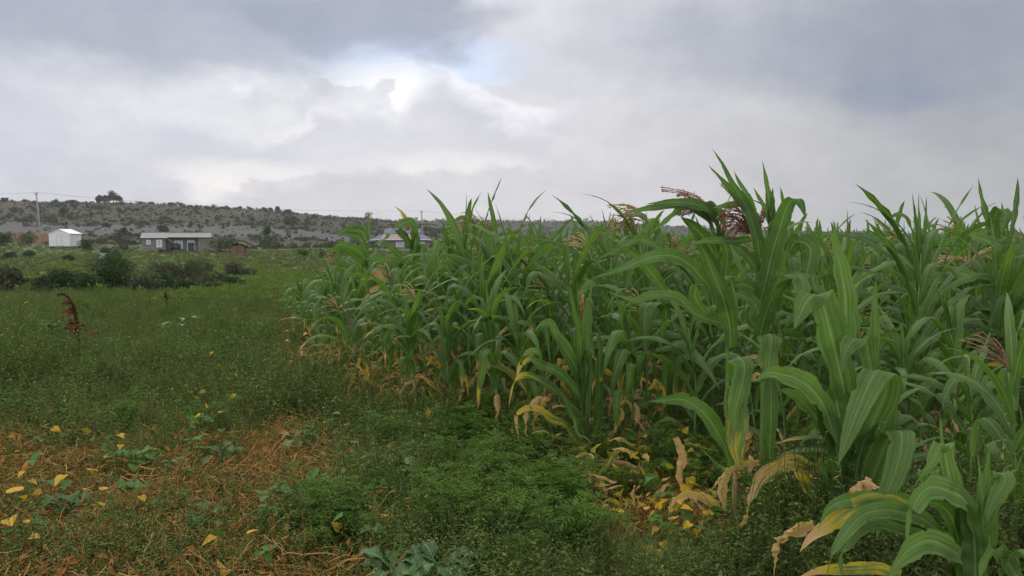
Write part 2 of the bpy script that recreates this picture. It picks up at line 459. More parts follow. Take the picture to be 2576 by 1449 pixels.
def block_mat(name, a, b, mortar, sx=2.2, rough=.9):
    m, k, o = new_mat(name)
    tcn = k.n('ShaderNodeTexCoord')
    x, y, z = k.sep(tcn.outputs['Object'])
    br = k.n('ShaderNodeTexBrick'); k.put(br.inputs['Vector'], k.xyz(k.m('ADD', x, y), z, 0.0))
    br.inputs['Scale'].default_value = sx; br.inputs['Mortar Size'].default_value = .022; br.inputs['Row Height'].default_value = .5
    br.inputs['Brick Width'].default_value = .95
    br.inputs['Color1'].default_value = (*a, 1); br.inputs['Color2'].default_value = (*b, 1); br.inputs['Mortar'].default_value = (*mortar, 1)
    n = k.noise(tcn.outputs['Object'], 5.0, 5)
    col = k.mix(k.m('MULTIPLY', k.ss(n, .4, .7), .45), br.outputs['Color'], tuple(q * .5 for q in a))
    p = k.n('ShaderNodeBsdfPrincipled'); k.L.new(col, p.inputs['Base Color']); p.inputs['Roughness'].default_value = rough
    k.L.new(p.outputs[0], o.inputs[0]); return m

def sheet_mat(name, a, b, freq=42.0, rough=.45, axis=0, rust=None):
    m, k, o = new_mat(name)
    tcn = k.n('ShaderNodeTexCoord'); xyz = k.sep(tcn.outputs['Object'])
    w = k.m('SINE', k.m('MULTIPLY', xyz[axis], freq))
    n = k.noise(tcn.outputs['Object'], 1.8, 5)
    col = k.mix(n, a, b)
    if rust: col = k.mix(k.m('MULTIPLY', k.ss(k.noise(tcn.outputs['Object'], 3.0, 6), .55, .7), .6), col, rust)
    p = k.n('ShaderNodeBsdfPrincipled'); k.L.new(col, p.inputs['Base Color']); p.inputs['Roughness'].default_value = rough
    bp = k.n('ShaderNodeBump'); bp.inputs['Strength'].default_value = .8; bp.inputs['Distance'].default_value = .02
    k.L.new(w, bp.inputs['Height']); k.L.new(bp.outputs[0], p.inputs['Normal'])
    k.L.new(p.outputs[0], o.inputs[0]); return m

M_BLOCK = block_mat('stone_block', (.20, .175, .15), (.145, .13, .115), (.27, .25, .23))
M_ROOF = sheet_mat('grey_roof_sheet', (.15, .147, .145), (.21, .205, .20), 42.0, .75)
M_COPING = plain_mat('coping_stone', (.20, .185, .17), (.30, .28, .26), 3, .9)
M_WHITE = sheet_mat('white_sheet', (.62, .63, .63), (.74, .75, .75), 40, .4, 0, (.46, .44, .40))
M_WHITE_S = sheet_mat('white_sheet_side', (.62, .63, .64), (.74, .75, .76), 40, .4, 1)
M_DARKBASE = plain_mat('dark_footing', (.06, .055, .05), (.10, .09, .085), 3, .9)
M_FRAME = plain_mat('white_frame', (.62, .63, .64), (.72, .73, .74), 3, .5)
M_BARS = plain_mat('window_bars', (.12, .125, .13), (.2, .2, .21), 3, .6)
M_PANE = plain_mat('window_pane', (.55, .62, .70), (.68, .74, .80), 1, .12, spec=.7)  # bluish white base colour stands in for the sky reflected in the glass
M_DOOR = plain_mat('blue_door', (.035, .042, .07), (.055, .062, .09), 2, .45)
M_TANK = plain_mat('dark_tank', (.022, .025, .035), (.035, .038, .05), 2, .4)
M_BLUE = sheet_mat('blue_roof_sheet', (.11, .12, .165), (.14, .15, .20), 30, .85)
M_PINK = sheet_mat('pinkish_roof_sheet', (.25, .19, .165), (.30, .23, .20), 30, .9)  # pinkish brown tone for the middle of the lower roof
M_MUD = plain_mat('mud_wall', (.20, .115, .075), (.32, .195, .125), .8, .95, bump=.3)
M_BRICK = block_mat('red_brick', (.22, .115, .075), (.16, .085, .06), (.10, .075, .06), 6.5)
M_THATCH = plain_mat('thatch', (.10, .075, .055), (.18, .14, .10), 12, .95, bump=.5)
M_POLE = plain_mat('pole_wood', (.20, .185, .17), (.30, .28, .26), 2, .9)
M_WIRE = plain_mat('wire', (.13, .13, .14), (.17, .17, .18), 2, .6)
M_SACK = plain_mat('white_sheeting', (.25, .25, .24), (.40, .40, .39), 4, .7)
M_EARTH = plain_mat('orange_rock', (.34, .20, .11), (.46, .30, .18), 3, .9, bump=.4)

def flat_quad(geo, a, b, c_, d, thick=.05):
    """a slab with real thickness below the four corners"""
    v = [np.array(q, float) for q in (a, b, c_, d)]
    n = unit(np.cross(v[1] - v[0], v[3] - v[0])); 
    if n[2] < 0: n = -n
    geo.add(v + [q - n * thick for q in v], [(0, 1, 2, 3), (7, 6, 5, 4), (0, 4, 5, 1), (1, 5, 6, 2), (2, 6, 7, 3), (3, 7, 4, 0)])

def window(parent, x0, x1, z0, z1, y, nx=2, nz=3):
    f = Geo(); t = .06
    box(f, x0 - t, x1 + t, y - .05, y + .02, z0 - t, z0); box(f, x0 - t, x1 + t, y - .05, y + .02, z1, z1 + t)
    box(f, x0 - t, x0, y - .05, y + .02, z0, z1); box(f, x1, x1 + t, y - .05, y + .02, z0, z1)
    w = link('window', f.mesh('window', M_FRAME, False), parent)
    p = Geo(); box(p, x0, x1, y - .022, y + .01, z0, z1)
    link('pane', p.mesh('pane', M_PANE, False), w)
    b = Geo()
    for q in range(1, nx): xx = x0 + (x1 - x0) * q / nx; box(b, xx - .03, xx + .03, y - .045, y - .025, z0, z1)
    for q in range(1, nz): zz = z0 + (z1 - z0) * q / nz; box(b, x0, x1, y - .048, y - .028, zz - .025, zz + .025)
    link('bars', b.mesh('bars', M_BARS, False), w)
    return w

# --- grey stone house
p0 = at(*R1(1245, 690), 117.0); p0[2] = float(ground_base(p0[0] + 5, 117)) - .02
house = tag(link('stone_house', None, loc=p0, rot=(0, 0, R(23))), 'long grey stone block house with low sloping roof and dark recessed porch', 'house')
g_ = Geo()
box(g_, 0, 3.3, 0, 5, -.6, 2.42)
box(g_, 3.3, 7.95, 1.5, 5, -.6, 2.5)
box(g_, 7.95, 9.75, .5, 5, -.6, 2.42)
link('wall', g_.mesh('wall', M_BLOCK, False), house)
r_ = Geo()
flat_quad(r_, (-.12, -.42, 2.46), (3.62, -.42, 2.46), (3.62, 5.0, 3.12), (-.12, 5.0, 3.12), .07)
flat_quad(r_, (3.622, .1, 2.56), (10.0, .1, 2.56), (10.0, 5.0, 3.10), (3.622, 5.0, 3.10), .07)
roof = link('roof', r_.mesh('roof', M_ROOF, False), house)
f_ = Geo(); box(f_, -.12, 3.62, -.46, -.423, 2.32, 2.45); box(f_, 3.622, 10.0, .06, .097, 2.42, 2.55)
link('fascia', f_.mesh('fascia', M_FRAME, False), roof)
k_ = Geo()
for q in range(24): box(k_, -.1 + q * .42, .30 + q * .42, 5.0, 5.25, 2.6, 3.16 + rng.uniform(0, .07))
link('parapet', k_.mesh('parapet', M_COPING, False), house)
window(house, .72, 1.2, 1.4, 1.95, -.003, 1, 4)
window(house, 2.1, 2.78, .95, 2.0, -.003, 2, 3)
window(house, 4.55, 5.7, .7, 1.85, 1.497, 3, 3)
d_ = Geo(); box(d_, 6.45, 7.4, 1.44, 1.497, 0, 1.55)
door = link('door', d_.mesh('door', M_DOOR, False), house)
h_ = Geo(); box(h_, 7.22, 7.30, 1.39, 1.437, .85, .95); link('handle', h_.mesh('handle', M_FRAME, False), door)
f_ = Geo(); box(f_, 6.36, 6.447, 1.42, 1.497, 0, 1.92); box(f_, 7.403, 7.49, 1.42, 1.497, 0, 1.92)
link('door_frame', f_.mesh('door_frame', M_FRAME, False), door)
window(house, 6.55, 7.3, 1.62, 1.86, 1.495, 2, 1)
f_ = Geo(); tube(f_, [(3.45, -.35, 2.35), (3.5, .3, 2.25), (4.25, .9, 1.75), (4.25, .9, 1.55)], .05)
link('downpipe', f_.mesh('downpipe', M_FRAME), house)
def local(o, v): return Matrix.Translation(o.location) @ o.rotation_euler.to_matrix().to_4x4() @ Vector(v)
t_ = Geo(); zz = np.array([0, .02, .35, .36, .7, .71, 1.05, 1.06, 1.25, 1.42, 1.47]); rr = np.array([.66, .68, .68, .66, .66, .68, .68, .66, .66, .35, .12])
tube(t_, np.stack([zz * 0, zz * 0, zz], -1), rr, 24)
tank = tag(link('water_tank', t_.mesh('water_tank', M_TANK), loc=local(house, (4.75, .75, 0))), 'round dark plastic water tank standing in the porch of the grey stone house', 'water tank')
c_ = Geo(); tube(c_, [(0, 0, 1.47), (0, 0, 1.53)], .17, 12); link('lid', c_.mesh('lid', M_TANK), tank)
f_ = Geo(); tube(f_, [(0, 0, 0), (.02, 0, .45), (-.03, 0, .85)], [.07, .08, .06], 6)
tag(link('post', f_.mesh('post', M_TANK), loc=local(house, (8.75, -.6, -.1))), 'short dark post standing before the right wing of the stone house', 'post')

# --- white tin shed
p0 = at(*R1(432, 640), 124.0); p0[2] = float(ground_base(p0[0] + 2, 124)) - .05
shed = tag(link('tin_shed', None, loc=p0, rot=(0, 0, R(-4))), 'small white corrugated tin shed with a gable roof beside the power pole', 'shed')
w_, dp, e_, a_ = 3.5, 3.0, 2.30, 2.98
g_ = Geo()
g_.add([(0, 0, .25), (w_, 0, .25), (w_, 0, e_), (w_ / 2, 0, a_), (0, 0, e_), (0, .05, .25), (w_, .05, .25), (w_, .05, e_), (w_ / 2, .05, a_), (0, .05, e_)],
       [(0, 1, 2, 4), (5, 9, 7, 6)], [(4, 2, 3), (9, 8, 7)])
link('gable_wall', g_.mesh('gable_wall', M_WHITE, False), shed)
g_ = Geo(); box(g_, 0, w_, dp - .05, dp, .25, e_); link('gable_wall', g_.mesh('gable_wall', M_WHITE, False), shed)
g_ = Geo(); box(g_, 0, .05, .05, dp - .05, .25, e_); link('side_wall', g_.mesh('side_wall', M_WHITE_S, False), shed)
g_ = Geo(); box(g_, w_ - .05, w_, .05, dp - .05, .25, e_)
link('side_wall', g_.mesh('side_wall', M_WHITE_S, False), shed)
r_ = Geo()
flat_quad(r_, (-.18, -.12, e_ - .04), (w_ / 2, -.12, a_ + .04), (w_ / 2, dp + .12, a_ + .04), (-.18, dp + .12, e_ - .04), .03)
flat_quad(r_, (w_ / 2, -.12, a_ + .041), (w_ + .18, -.12, e_ - .04), (w_ + .18, dp + .12, e_ - .04), (w_ / 2, dp + .12, a_ + .041), .03)
link('roof', r_.mesh('roof', M_WHITE_S, False), shed)
g_ = Geo(); box(g_, .05, w_ - .05, .06, dp - .06, -.3, .28); link('footing', g_.mesh('footing', M_DARKBASE, False), shed)
g_ = Geo(); box(g_, 1.25, 1.29, -.012, -.002, .3, 2.1); box(g_, 2.15, 2.19, -.012, -.002, .3, 2.1); box(g_, 1.29, 2.15, -.012, -.002, 2.06, 2.1)
link('door_seam', g_.mesh('door_seam', M_COPING, False), shed)

# --- house with a blue two-tier hipped roof, half hidden by the maize
p0 = at(*R2(1145, 600), 160.0); p0[2] = -.9
bh = tag(link('hip_roof_house', None, loc=p0, rot=(0, 0, R(6))), 'stone house with blue and pinkish brown hipped roof rising behind the maize', 'house')
ez, mz, rz = 2.33, 3.55, 4.62
W2 = 12.9
g_ = Geo(); box(g_, .75, W2 - .75, .7, 8.3, -.6, 2.3); link('wall', g_.mesh('wall', M_BLOCK, False), bh)
r_ = Geo()
x1, x2, y1, y2 = 2.6, 10.3, 2.6, 6.4
for q in (((0, 0, ez), (2.0, 0, ez), (x1 + .05, y1, mz), (x1, y1, mz)), ((9.6, 0, ez), (W2, 0, ez), (x2, y1, mz), (x2 - .8, y1, mz)), ((W2, 0, ez), (W2, 9, ez), (x2, y2, mz), (x2, y1, mz)), ((W2, 9, ez), (0, 9, ez), (x1, y2, mz), (x2, y2, mz)), ((0, 9, ez), (0, 0, ez), (x1, y1, mz), (x1, y2, mz))):
    flat_quad(r_, *q, .06)
rf = link('roof', r_.mesh('roof', M_BLUE, False), bh)
r_ = Geo(); flat_quad(r_, (2.0, -.002, ez), (9.6, -.002, ez), (x2 - .8, y1 - .002, mz), (x1 + .05, y1 - .002, mz), .06)
tag(link('roof_panel', r_.mesh('roof_panel', M_PINK, False), rf), 'pinkish brown middle of the lower roof')
r_ = Geo(); 
flat_quad(r_, (x1 - .1, y1 - .1, mz + .12), (x2 + .1, y1 - .1, mz + .12), (x2 - .1, 4.5, rz), (x1 + .1, 4.5, rz), .05)
flat_quad(r_, (x2 + .1, y2 + .1, mz + .12), (x1 - .1, y2 + .1, mz + .12), (x1 + .1, 4.5, rz + .001), (x2 - .1, 4.5, rz + .001), .05)
r_.add([(x1, y1, mz), (x1, y2, mz), (x1 + .1, 4.5, rz - .04), (x2, y1, mz), (x2, y2, mz), (x2 - .1, 4.5, rz - .04)], None, [(0, 1, 2), (3, 5, 4)])
link('upper_roof', r_.mesh('upper_roof', M_BLUE, False), rf)
f_ = Geo(); box(f_, 0, W2, -.06, -.005, ez - .16, ez - .01); link('fascia', f_.mesh('fascia', M_FRAME, False), rf)
window(bh, 5.2, 6.8, .75, 1.72, .697, 6, 4)
window(bh, 10.2, 11.0, 1.2, 1.72, .697, 3, 2)
window(bh, 1.35, 1.75, 1.0, 1.72, .697, 2, 3)

# --- mud wall, brick stack, loose things
p0 = at(*R1(120, 600), 150.0); p0[2] = float(ground_base(p0[0] + 3, 150)) - .1
g_ = Geo(); n = 26
xs = np.linspace(0, 6.9, n); tp = 2.35 + .12 * np.sin(xs * 2.1) + rng.uniform(-.12, .10, n) - .10 * (xs > 5.2)
V = []; 
for q in range(n): V += [(xs[q], 0, -.4), (xs[q], 0, tp[q]), (xs[q], .35, tp[q]), (xs[q], .35, -.4)]
Q = [(0, 1, 2, 3), tuple(4 * (n - 1) + q for q in (3, 2, 1, 0))]
for q in range(n - 1):
    a = 4 * q; Q += [(a, a + 4, a + 5, a + 1), (a + 1, a + 5, a + 6, a + 2), (a + 2, a + 6, a + 7, a + 3)]
g_.add(V, Q)
tag(link('mud_wall', g_.mesh('mud_wall', M_MUD, False), loc=p0, rot=(0, 0, R(24))), 'brown mud wall with crumbling top edge left of the white tin shed', 'wall')

p0 = at(*R1(2035, 725), 95.0); p0[2] = float(ground_base(p0[0], 95)) - .03
st = tag(link('brick_stack', None, loc=p0, rot=(0, 0, R(8))), 'small red brick stack under a dry thatch cover right of the stone house', 'brick stack')
s_ = .0140
def stack(name, x0, x1, y0, y1, h):
    g_ = Geo()
    for q in range(14):
        jx = rng.uniform(-.03, .03, 2)
        box(g_, x0 + jx[0], x1 + jx[1], y0 + abs(jx[0]), y1, q * h / 14, (q + 1) * h / 14 - .008)
    link(name, g_.mesh(name, M_BRICK, False), st)
stack('brick_pile', 0, .68, 0, 1.3, 1.35); stack('brick_pile', .72, 1.5, .02, 1.3, 1.38)
g_ = Geo(); n = 12
uu, vv = np.meshgrid(np.linspace(-.18, 2.05, n), np.linspace(-.2, 1.5, n), indexing='ij')
hh = 1.52 + .18 * np.sin(uu * 1.9) + .05 * np.sin(vv * 7 + uu * 5) - .12 * (uu > 1.6) + rng.uniform(-.05, .05, uu.shape)
i = np.arange(n - 1)[:, None] * n; j = np.arange(n - 1)[None, :]
Qt = np.stack([i + j, i + n + j, i + n + j + 1, i + j + 1], -1).reshape(-1, 4)
g_.add(np.stack([uu, vv, hh], -1).reshape(-1, 3), Qt); g_.add(np.stack([uu, vv, hh - .13], -1).reshape(-1, 3), Qt[:, ::-1])
link('thatch', g_.mesh('thatch', M_THATCH), st)

def sheet_thing(name, r1, D, w, h, label, cat, tilt=.2, rot=15):
    p = at(*R1(*r1), D)
    n = 6; uu, vv = np.meshgrid(np.linspace(0, w, n), np.linspace(0, h, n), indexing='ij')
    yy = tilt * vv + .03 * np.sin(uu * 9) + .02 * np.sin(vv * 11)
    xx = uu + .08 * vv
    i = np.arange(n - 1)[:, None] * n; j = np.arange(n - 1)[None, :]
    Qs = np.stack([i + j, i + n + j, i + n + j + 1, i + j + 1], -1).reshape(-1, 4)
    g_ = Geo(); g_.add(np.stack([xx, yy, vv], -1).reshape(-1, 3), Qs); g_.add(np.stack([xx, yy + .03, vv], -1).reshape(-1, 3), Qs[:, ::-1])
    tag(link(name, g_.mesh(name, M_SACK), loc=p, rot=(0, 0, R(rot))), label, cat)
sheet_thing('sheeting', (872, 732), 62.0, .50, .50, 'pale weathered sheet propped up behind the tall green bush', 'sheet')
sheet_thing('container', (1060, 752), 62.0, .24, .32, 'little white container lying on top of the tall green bush', 'container', .05, 30)

def boulder(r1, D, rx, rz, label):
    p = at(*R1(*r1), D); p[2] = float(ground_z(p[0], D)) + rz * .2
    g_ = Geo(); n, m_ = 14, 9
    th, ph = np.meshgrid(np.linspace(0, 2 * np.pi, n), np.linspace(0, np.pi, m_), indexing='ij')
    d = np.stack([np.sin(ph) * np.cos(th), np.sin(ph) * np.sin(th), np.cos(ph)], -1).reshape(-1, 3)
    k = 1 + .35 * vnoise(d[:, 0] * 2 + r1[0], d[:, 1] * 2 + d[:, 2] * 3, 1.0, r1[0])
    i = np.arange(n - 1)[:, None] * m_; j = np.arange(m_ - 1)[None, :]
    g_.add(d * k[:, None] * [rx, rx * .8, rz], np.stack([i + j, i + j + 1, i + m_ + j + 1, i + m_ + j], -1).reshape(-1, 4))
    tag(link('boulder', g_.mesh('boulder', M_EARTH), loc=p), label, 'rock', 'orange rocks in the grass')
boulder((1238, 808), 58.0, .20, .17, 'rounded orange rock lying in the grass, larger of two')
boulder((1275, 812), 58.5, .15, .11, 'flat orange rock lying in the grass, smaller of two')

# --- power poles and line
def pole(base, top, label):
    base, top = np.array(base), np.array(top)
    root = tag(link('power_pole', None, loc=base), label, 'pole', 'wooden power poles')
    g_ = Geo(); tube(g_, [np.zeros(3) - [0, 0, .5], (top - base) * .5, top - base], [.19, .16, .13], 8)
    link('shaft', g_.mesh('shaft', M_POLE), root)
    g_ = Geo(); t = top - base
    tube(g_, [t + [-.30, 0, -.25], t + [.30, 0, -.25]], .06, 5); link('crossarm', g_.mesh('crossarm', M_POLE), root)
    for s in (-.25, .25):
        g_ = Geo(); tube(g_, [t + [s, 0, -.2], t + [s, 0, .05], t + [s, 0, .2]], [.06, .09, .05], 6)
        link('insulator', g_.mesh('insulator', M_POLE), root)
    return top
b1 = at(*R1(360, 500), 165); b1[2] = float(ground_z(b1[0], 165)); t1 = at(*R1(318, 152), 165)
t1 = pole(b1, t1, 'tall leaning wooden power pole behind the white tin shed')
b2 = at(*R2(1606, 540), 190); b2[2] = float(ground_z(b2[0], 190)); t2 = at(*R2(1590, 312), 190)
t2 = pole(b2, t2, 'wooden power pole standing right of the blue roofed house')
t3 = at(2240, 828, 260)
g_ = Geo()
for A, B, sag in ((t1, t2, 1.3), (t2, t3, 1.0), (at(-500, 690, 150), t1, 1.0)):
    for s in (-.25, .25):
        t = np.linspace(0, 1, 25)[:, None]
        P = A + (B - A) * t + np.array([s, 0, .2]) - np.array([0, 0, 1]) * sag * 4 * t * (1 - t)
        tube(g_, P, .013, 4, cap=False)
tag(link('power_line', g_.mesh('power_line', M_WIRE)), 'thin overhead power line sagging between the two poles', 'power line')

# ------------------------------------------------------------------ leaf and plant generators
def rhomb_leaves(geo, C, D, U, L, Wd, attr, bend=.12):
    """one small folded leaf per row: C base point, D direction, U up hint"""
    C = np.asarray(C, float); n = len(C)
    if n == 0: return
    D = unit(D); S = unit(np.cross(D, U)); N = np.cross(S, D)
    L = np.broadcast_to(L, (n,))[:, None]; Wd = np.broadcast_to(Wd, (n,))[:, None]
    V = np.stack([C, C + D * L * .42 + S * Wd * .5 + N * Wd * bend, C + D * L - N * L * .12, C + D * L * .42 - S * Wd * .5 + N * Wd * bend], 1)
    k = np.arange(n)[:, None] * 4
    T = np.concatenate([k + [0, 2, 1], k + [0, 3, 2]])
    a = np.asarray(attr, float)
    if a.ndim == 1: a = np.broadcast_to(a, (n, 4))
    geo.add(V.reshape(-1, 3), None, T, np.repeat(a, 4, 0), np.tile([[.5, 0], [1, .4], [.5, 1], [0, .4]], (n, 1)))

def rattr(r, n, dry=0.0, yel=0.0, lo=0, hi=1):
    return np.stack([np.full(n, dry) if np.isscalar(dry) else dry, r.uniform(lo, hi, n), np.full(n, yel) if np.isscalar(yel) else yel, np.zeros(n)], -1)

def rdir(r, n, up=0.0):
    d = r.normal(size=(n, 3)); d[:, 2] = d[:, 2] + up; return unit(d)

def weed_tuft(seed, h=.30, stems=8, per=13, leaf=.030, spread=.6, flowers=True, ratio=.42):
    r = np.random.default_rng(seed); g_ = Geo(); fl = Geo()
    for s in range(stems):
        az = r.uniform(0, 2 * np.pi); lean = r.uniform(.1, spread); hh = h * r.uniform(.55, 1.1)
        b = np.array([r.normal(0, .035), r.normal(0, .035), -.02])
        t = np.linspace(0, 1, 5)[:, None]
        d = np.array([math.cos(az), math.sin(az), 0])
        P = b + d * lean * hh * t ** 1.4 + np.array([0, 0, 1]) * hh * t + r.normal(0, .008, (5, 3))
        tube(g_, P, np.linspace(.0028, .0012, 5), 3, (.0, .35, 0.12, 0), False)
        q = catmull(P, per)[2:]; n = len(q)
        for k in range(2):
            a2 = r.uniform(0, 2 * np.pi, n)
            D = np.stack([np.cos(a2), np.sin(a2), r.uniform(-.1, .7, n)], -1)
            sz = leaf * r.uniform(.5, 1.25, n) * np.linspace(1.2, .65, n)
            dr = (r.uniform(size=n) < .02) * .9
            rhomb_leaves(g_, q, D, [0, 0, 1], sz, sz * ratio, rattr(r, n, dr, (r.uniform(size=n) < .02) * .7))
        if flowers:
            e = P[-1]
            for k in range(r.integers(0, 3)):
                c0 = e + r.normal(0, .018, 3) + [0, 0, .014]
                tube(g_, [e, c0], .0009, 3, (0, .5, 0, 0), False)
                o = np.array([[1, 0, 0], [0, 1, 0], [-1, 0, 0], [0, -1, 0], [0, 0, 1], [0, 0, -1]]) * .0026 + c0
                fl.add(o, None, [(0, 1, 4), (1, 2, 4), (2, 3, 4), (3, 0, 4), (1, 0, 5), (2, 1, 5), (3, 2, 5), (0, 3, 5)])
    return g_, fl

def two_mat_mesh(name, a, b, ma, mb):
    k = sum(len(x) for x in a.q) ; 
    g_ = Geo(); g_.merge(a)
    nq_a = sum(len(x) for x in a.q); nt_a = sum(len(x) for x in a.t)
    if b.n: g_.merge(b)
    me = g_.mesh(name, ma); me.materials.append(mb)
    nq = sum(len(x) for x in g_.q); nt = sum(len(x) for x in g_.t)
    mi = np.zeros(nq + nt, np.int32); mi[nq_a:nq] = 1; mi[nq + nt_a:] = 1
    me.polygons.foreach_set('material_index', mi); me.update()
    return me

def feather_tuft(seed, h=.45, stems=5):
    r = np.random.default_rng(seed); g_ = Geo()
    for s in range(stems):
        az = r.uniform(0, 2 * np.pi); hh = h * r.uniform(.6, 1.1); d = np.array([math.cos(az), math.sin(az), 0])
        t = np.linspace(0, 1, 6)[:, None]
        P = np.array([r.normal(0, .04), r.normal(0, .04), 0]) + d * .35 * hh * t ** 1.3 + np.array([0, 0, 1]) * hh * t
        tube(g_, P, np.linspace(.004, .0015, 6), 4, (0, .3, .1, 0), False)
        for q in catmull(P, 11)[3:]:
            for k in range(2):
                a2 = r.uniform(0, 2 * np.pi); el = r.uniform(.1, .6)
                fd = np.array([math.cos(a2) * math.cos(el), math.sin(a2) * math.cos(el), math.sin(el)])
                L = r.uniform(.10, .17); m_ = 6
                u = np.linspace(.15, 1, m_)
                RC = q + fd * (u * L)[:, None] - np.array([0, 0, 1]) * (u ** 2 * L * .35)[:, None]
                sd_ = unit(np.cross(fd, [0, 0, 1]))
                for sg in (-1, 1):
                    D = fd * .75 + sg * sd_ * .8 + r.normal(0, .12, (m_, 3))
                    rhomb_leaves(g_, RC, D, [0, 0, 1], .055 * np.sin(np.pi * (.25 + .7 * u)) + .015, .011, rattr(r, m_))
                rhomb_leaves(g_, RC[-1:], fd[None], [0, 0, 1], .035, .007, rattr(r, 1))
                tube(g_, [q, RC[m_ // 2], RC[-1]], .001, 3, (0, .4, 0, 0), False)
    return g_

def ribbon(geo, C, Wd, S, attr, fold=.16, wave=0.0, wfreq=5.0, phase=0.0, curl=0.0, notch=0):
    C = np.asarray(C, float); n = len(C); Wd = np.broadcast_to(Wd, (n,))
    T = unit(np.gradient(C, axis=0)); S = S - (S * T).sum(-1, keepdims=True) * T; S = unit(S)
    N = np.cross(S, T)
    s = np.array([-1, -.5, 0, .5, 1.])
    t = np.linspace(0, 1, n)
    up = np.abs(s)[None, :] * fold * Wd[:, None] * .5 * (1 - curl * np.abs(s)[None, :])
    wv = wave * Wd[:, None] * (s ** 2)[None, :] * np.sin(2 * np.pi * wfreq * t[:, None] + phase + 1.3 * s[None, :])
    ph = phase * 7.0; ti = np.arange(n)[:, None]
    ew = 1 + (.03 * np.sin(ti * 2.3 + ph + 2 * np.sign(s)[None, :]) + .025 * np.sin(ti * 4.1 + ph * 1.7 + 3 * np.sign(s)[None, :])) * (np.abs(s)[None, :] > .9) * (wave > 0)
    if notch:
        rr_ = np.random.default_rng(int(phase * 1e5) + n)
        for k_ in range(notch): ew[rr_.integers(4, n - 3), rr_.choice([0, 4])] *= rr_.uniform(.72, .92)
    V = C[:, None, :] + S[:, None, :] * ((s[None, :] * ew)[:, :, None] * Wd[:, None, None] * .5) + N[:, None, :] * (up + wv)[:, :, None]
    i = np.arange(n - 1)[:, None] * 5; j = np.arange(4)[None, :]
    Q = np.stack([i + j, i + j + 1, i + j + 6, i + j + 5], -1).reshape(-1, 4)
    uv = np.stack([np.broadcast_to((s + 1) / 2, (n, 5)), np.broadcast_to(t[:, None], (n, 5))], -1).reshape(-1, 2)
    a = np.asarray(attr, float)
    if a.ndim == 2: a = np.repeat(a, 5, 0)
    geo.add(V.reshape(-1, 3), Q, None, a, uv)

def straw_tuft(seed):
    r = np.random.default_rng(seed); g_ = Geo()
    for k in range(46):
        c0 = np.array([r.normal(0, .13), r.normal(0, .13), r.uniform(.0, .12)])
        d = rdir(r, 1, .1)[0]; d[2] *= .55; L = r.uniform(.06, .24); sd_ = rdir(r, 1)[0]
        t = np.linspace(-1, 1, 6)[:, None]
        P = c0 + d * t * L / 2 + sd_ * (t ** 2) * L * r.uniform(-.35, .35) + r.normal(0, .004, (6, 3))
        P[:, 2] = np.maximum(P[:, 2], .005)
        tube(g_, P, r.uniform(.0012, .0032), 3, (0, r.uniform(), 0, 0), False)
    n = 26                                # curled dead leaves and pods
    C = np.stack([r.normal(0, .14, n), r.normal(0, .14, n), r.uniform(0, .10, n)], -1)
    rhomb_leaves(g_, C, rdir(r, n, -.1), rdir(r, n, 1), r.uniform(.03, .075, n), r.uniform(.010, .035, n), rattr(r, n, .9), .35)
    return g_

def grass_tuft(seed, h=.4, n=34):
    r = np.random.default_rng(seed); g_ = Geo()
    for k in range(n):
        az = r.uniform(0, 2 * np.pi); hh = h * r.uniform(.5, 1.1); d = np.array([math.cos(az), math.sin(az), 0])
        t = np.linspace(0, 1, 5)[:, None]
        P = np.array([r.normal(0, .06), r.normal(0, .06), -.01]) + np.array([0, 0, 1]) * hh * (t - .25 * t ** 3) + d * hh * r.uniform(.2, .8) * t ** 2
        ribbon(g_, P, np.linspace(.0055, .001, 5), np.broadcast_to(np.cross(d, [0, 0, 1]), (5, 3)), (0, r.uniform(), .1, 0))
    return g_

def bean_leaf_geo(geo, r, c0, d, L, attr, cup=.15):
    """a heart-shaped leaf blade of 12 outline points round a raised midrib"""
    d = unit(d); up = np.array([0, 0, 1.0]) + r.normal(0, .25, 3); S = unit(np.cross(d, up)); N = np.cross(S, d)
    x = np.array([.0, -.10, -.06, .12, .38, .68, 1.0]); w = np.array([.0, .20, .38, .46, .40, .22, .0])
    V = []
    for q in range(7): V.append(c0 + d * x[q] * L + S * w[q] * L + N * (cup * w[q] * L - .18 * L * max(x[q], 0) ** 2))
    for q in range(7): V.append(c0 + d * x[q] * L - S * w[q] * L + N * (cup * w[q] * L - .18 * L * max(x[q], 0) ** 2))
    mid = [c0 + d * q * L - N * .18 * L * q ** 2 for q in (0, .12, .38, .68, 1.0)]
    k = len(V); V += mid
    Tt = []
    m_ = [k + 0, k + 0, k + 0, k + 1, k + 2, k + 3, k + 4]
    for q in range(6):
        Tt += [(m_[q], q, q + 1), (m_[q], q + 1, m_[q + 1])]
        Tt += [(m_[q], 7 + q + 1, 7 + q), (m_[q], m_[q + 1], 7 + q + 1)]
    Tt = [t for t in Tt if len(set(t)) == 3]
    uv = [(.5 + w[q], max(x[q], 0)) for q in range(7)] + [(.5 - w[q], max(x[q], 0)) for q in range(7)] + [(.5, q) for q in (0, .12, .38, .68, 1.0)]
    geo.add(V, None, Tt, attr, uv)

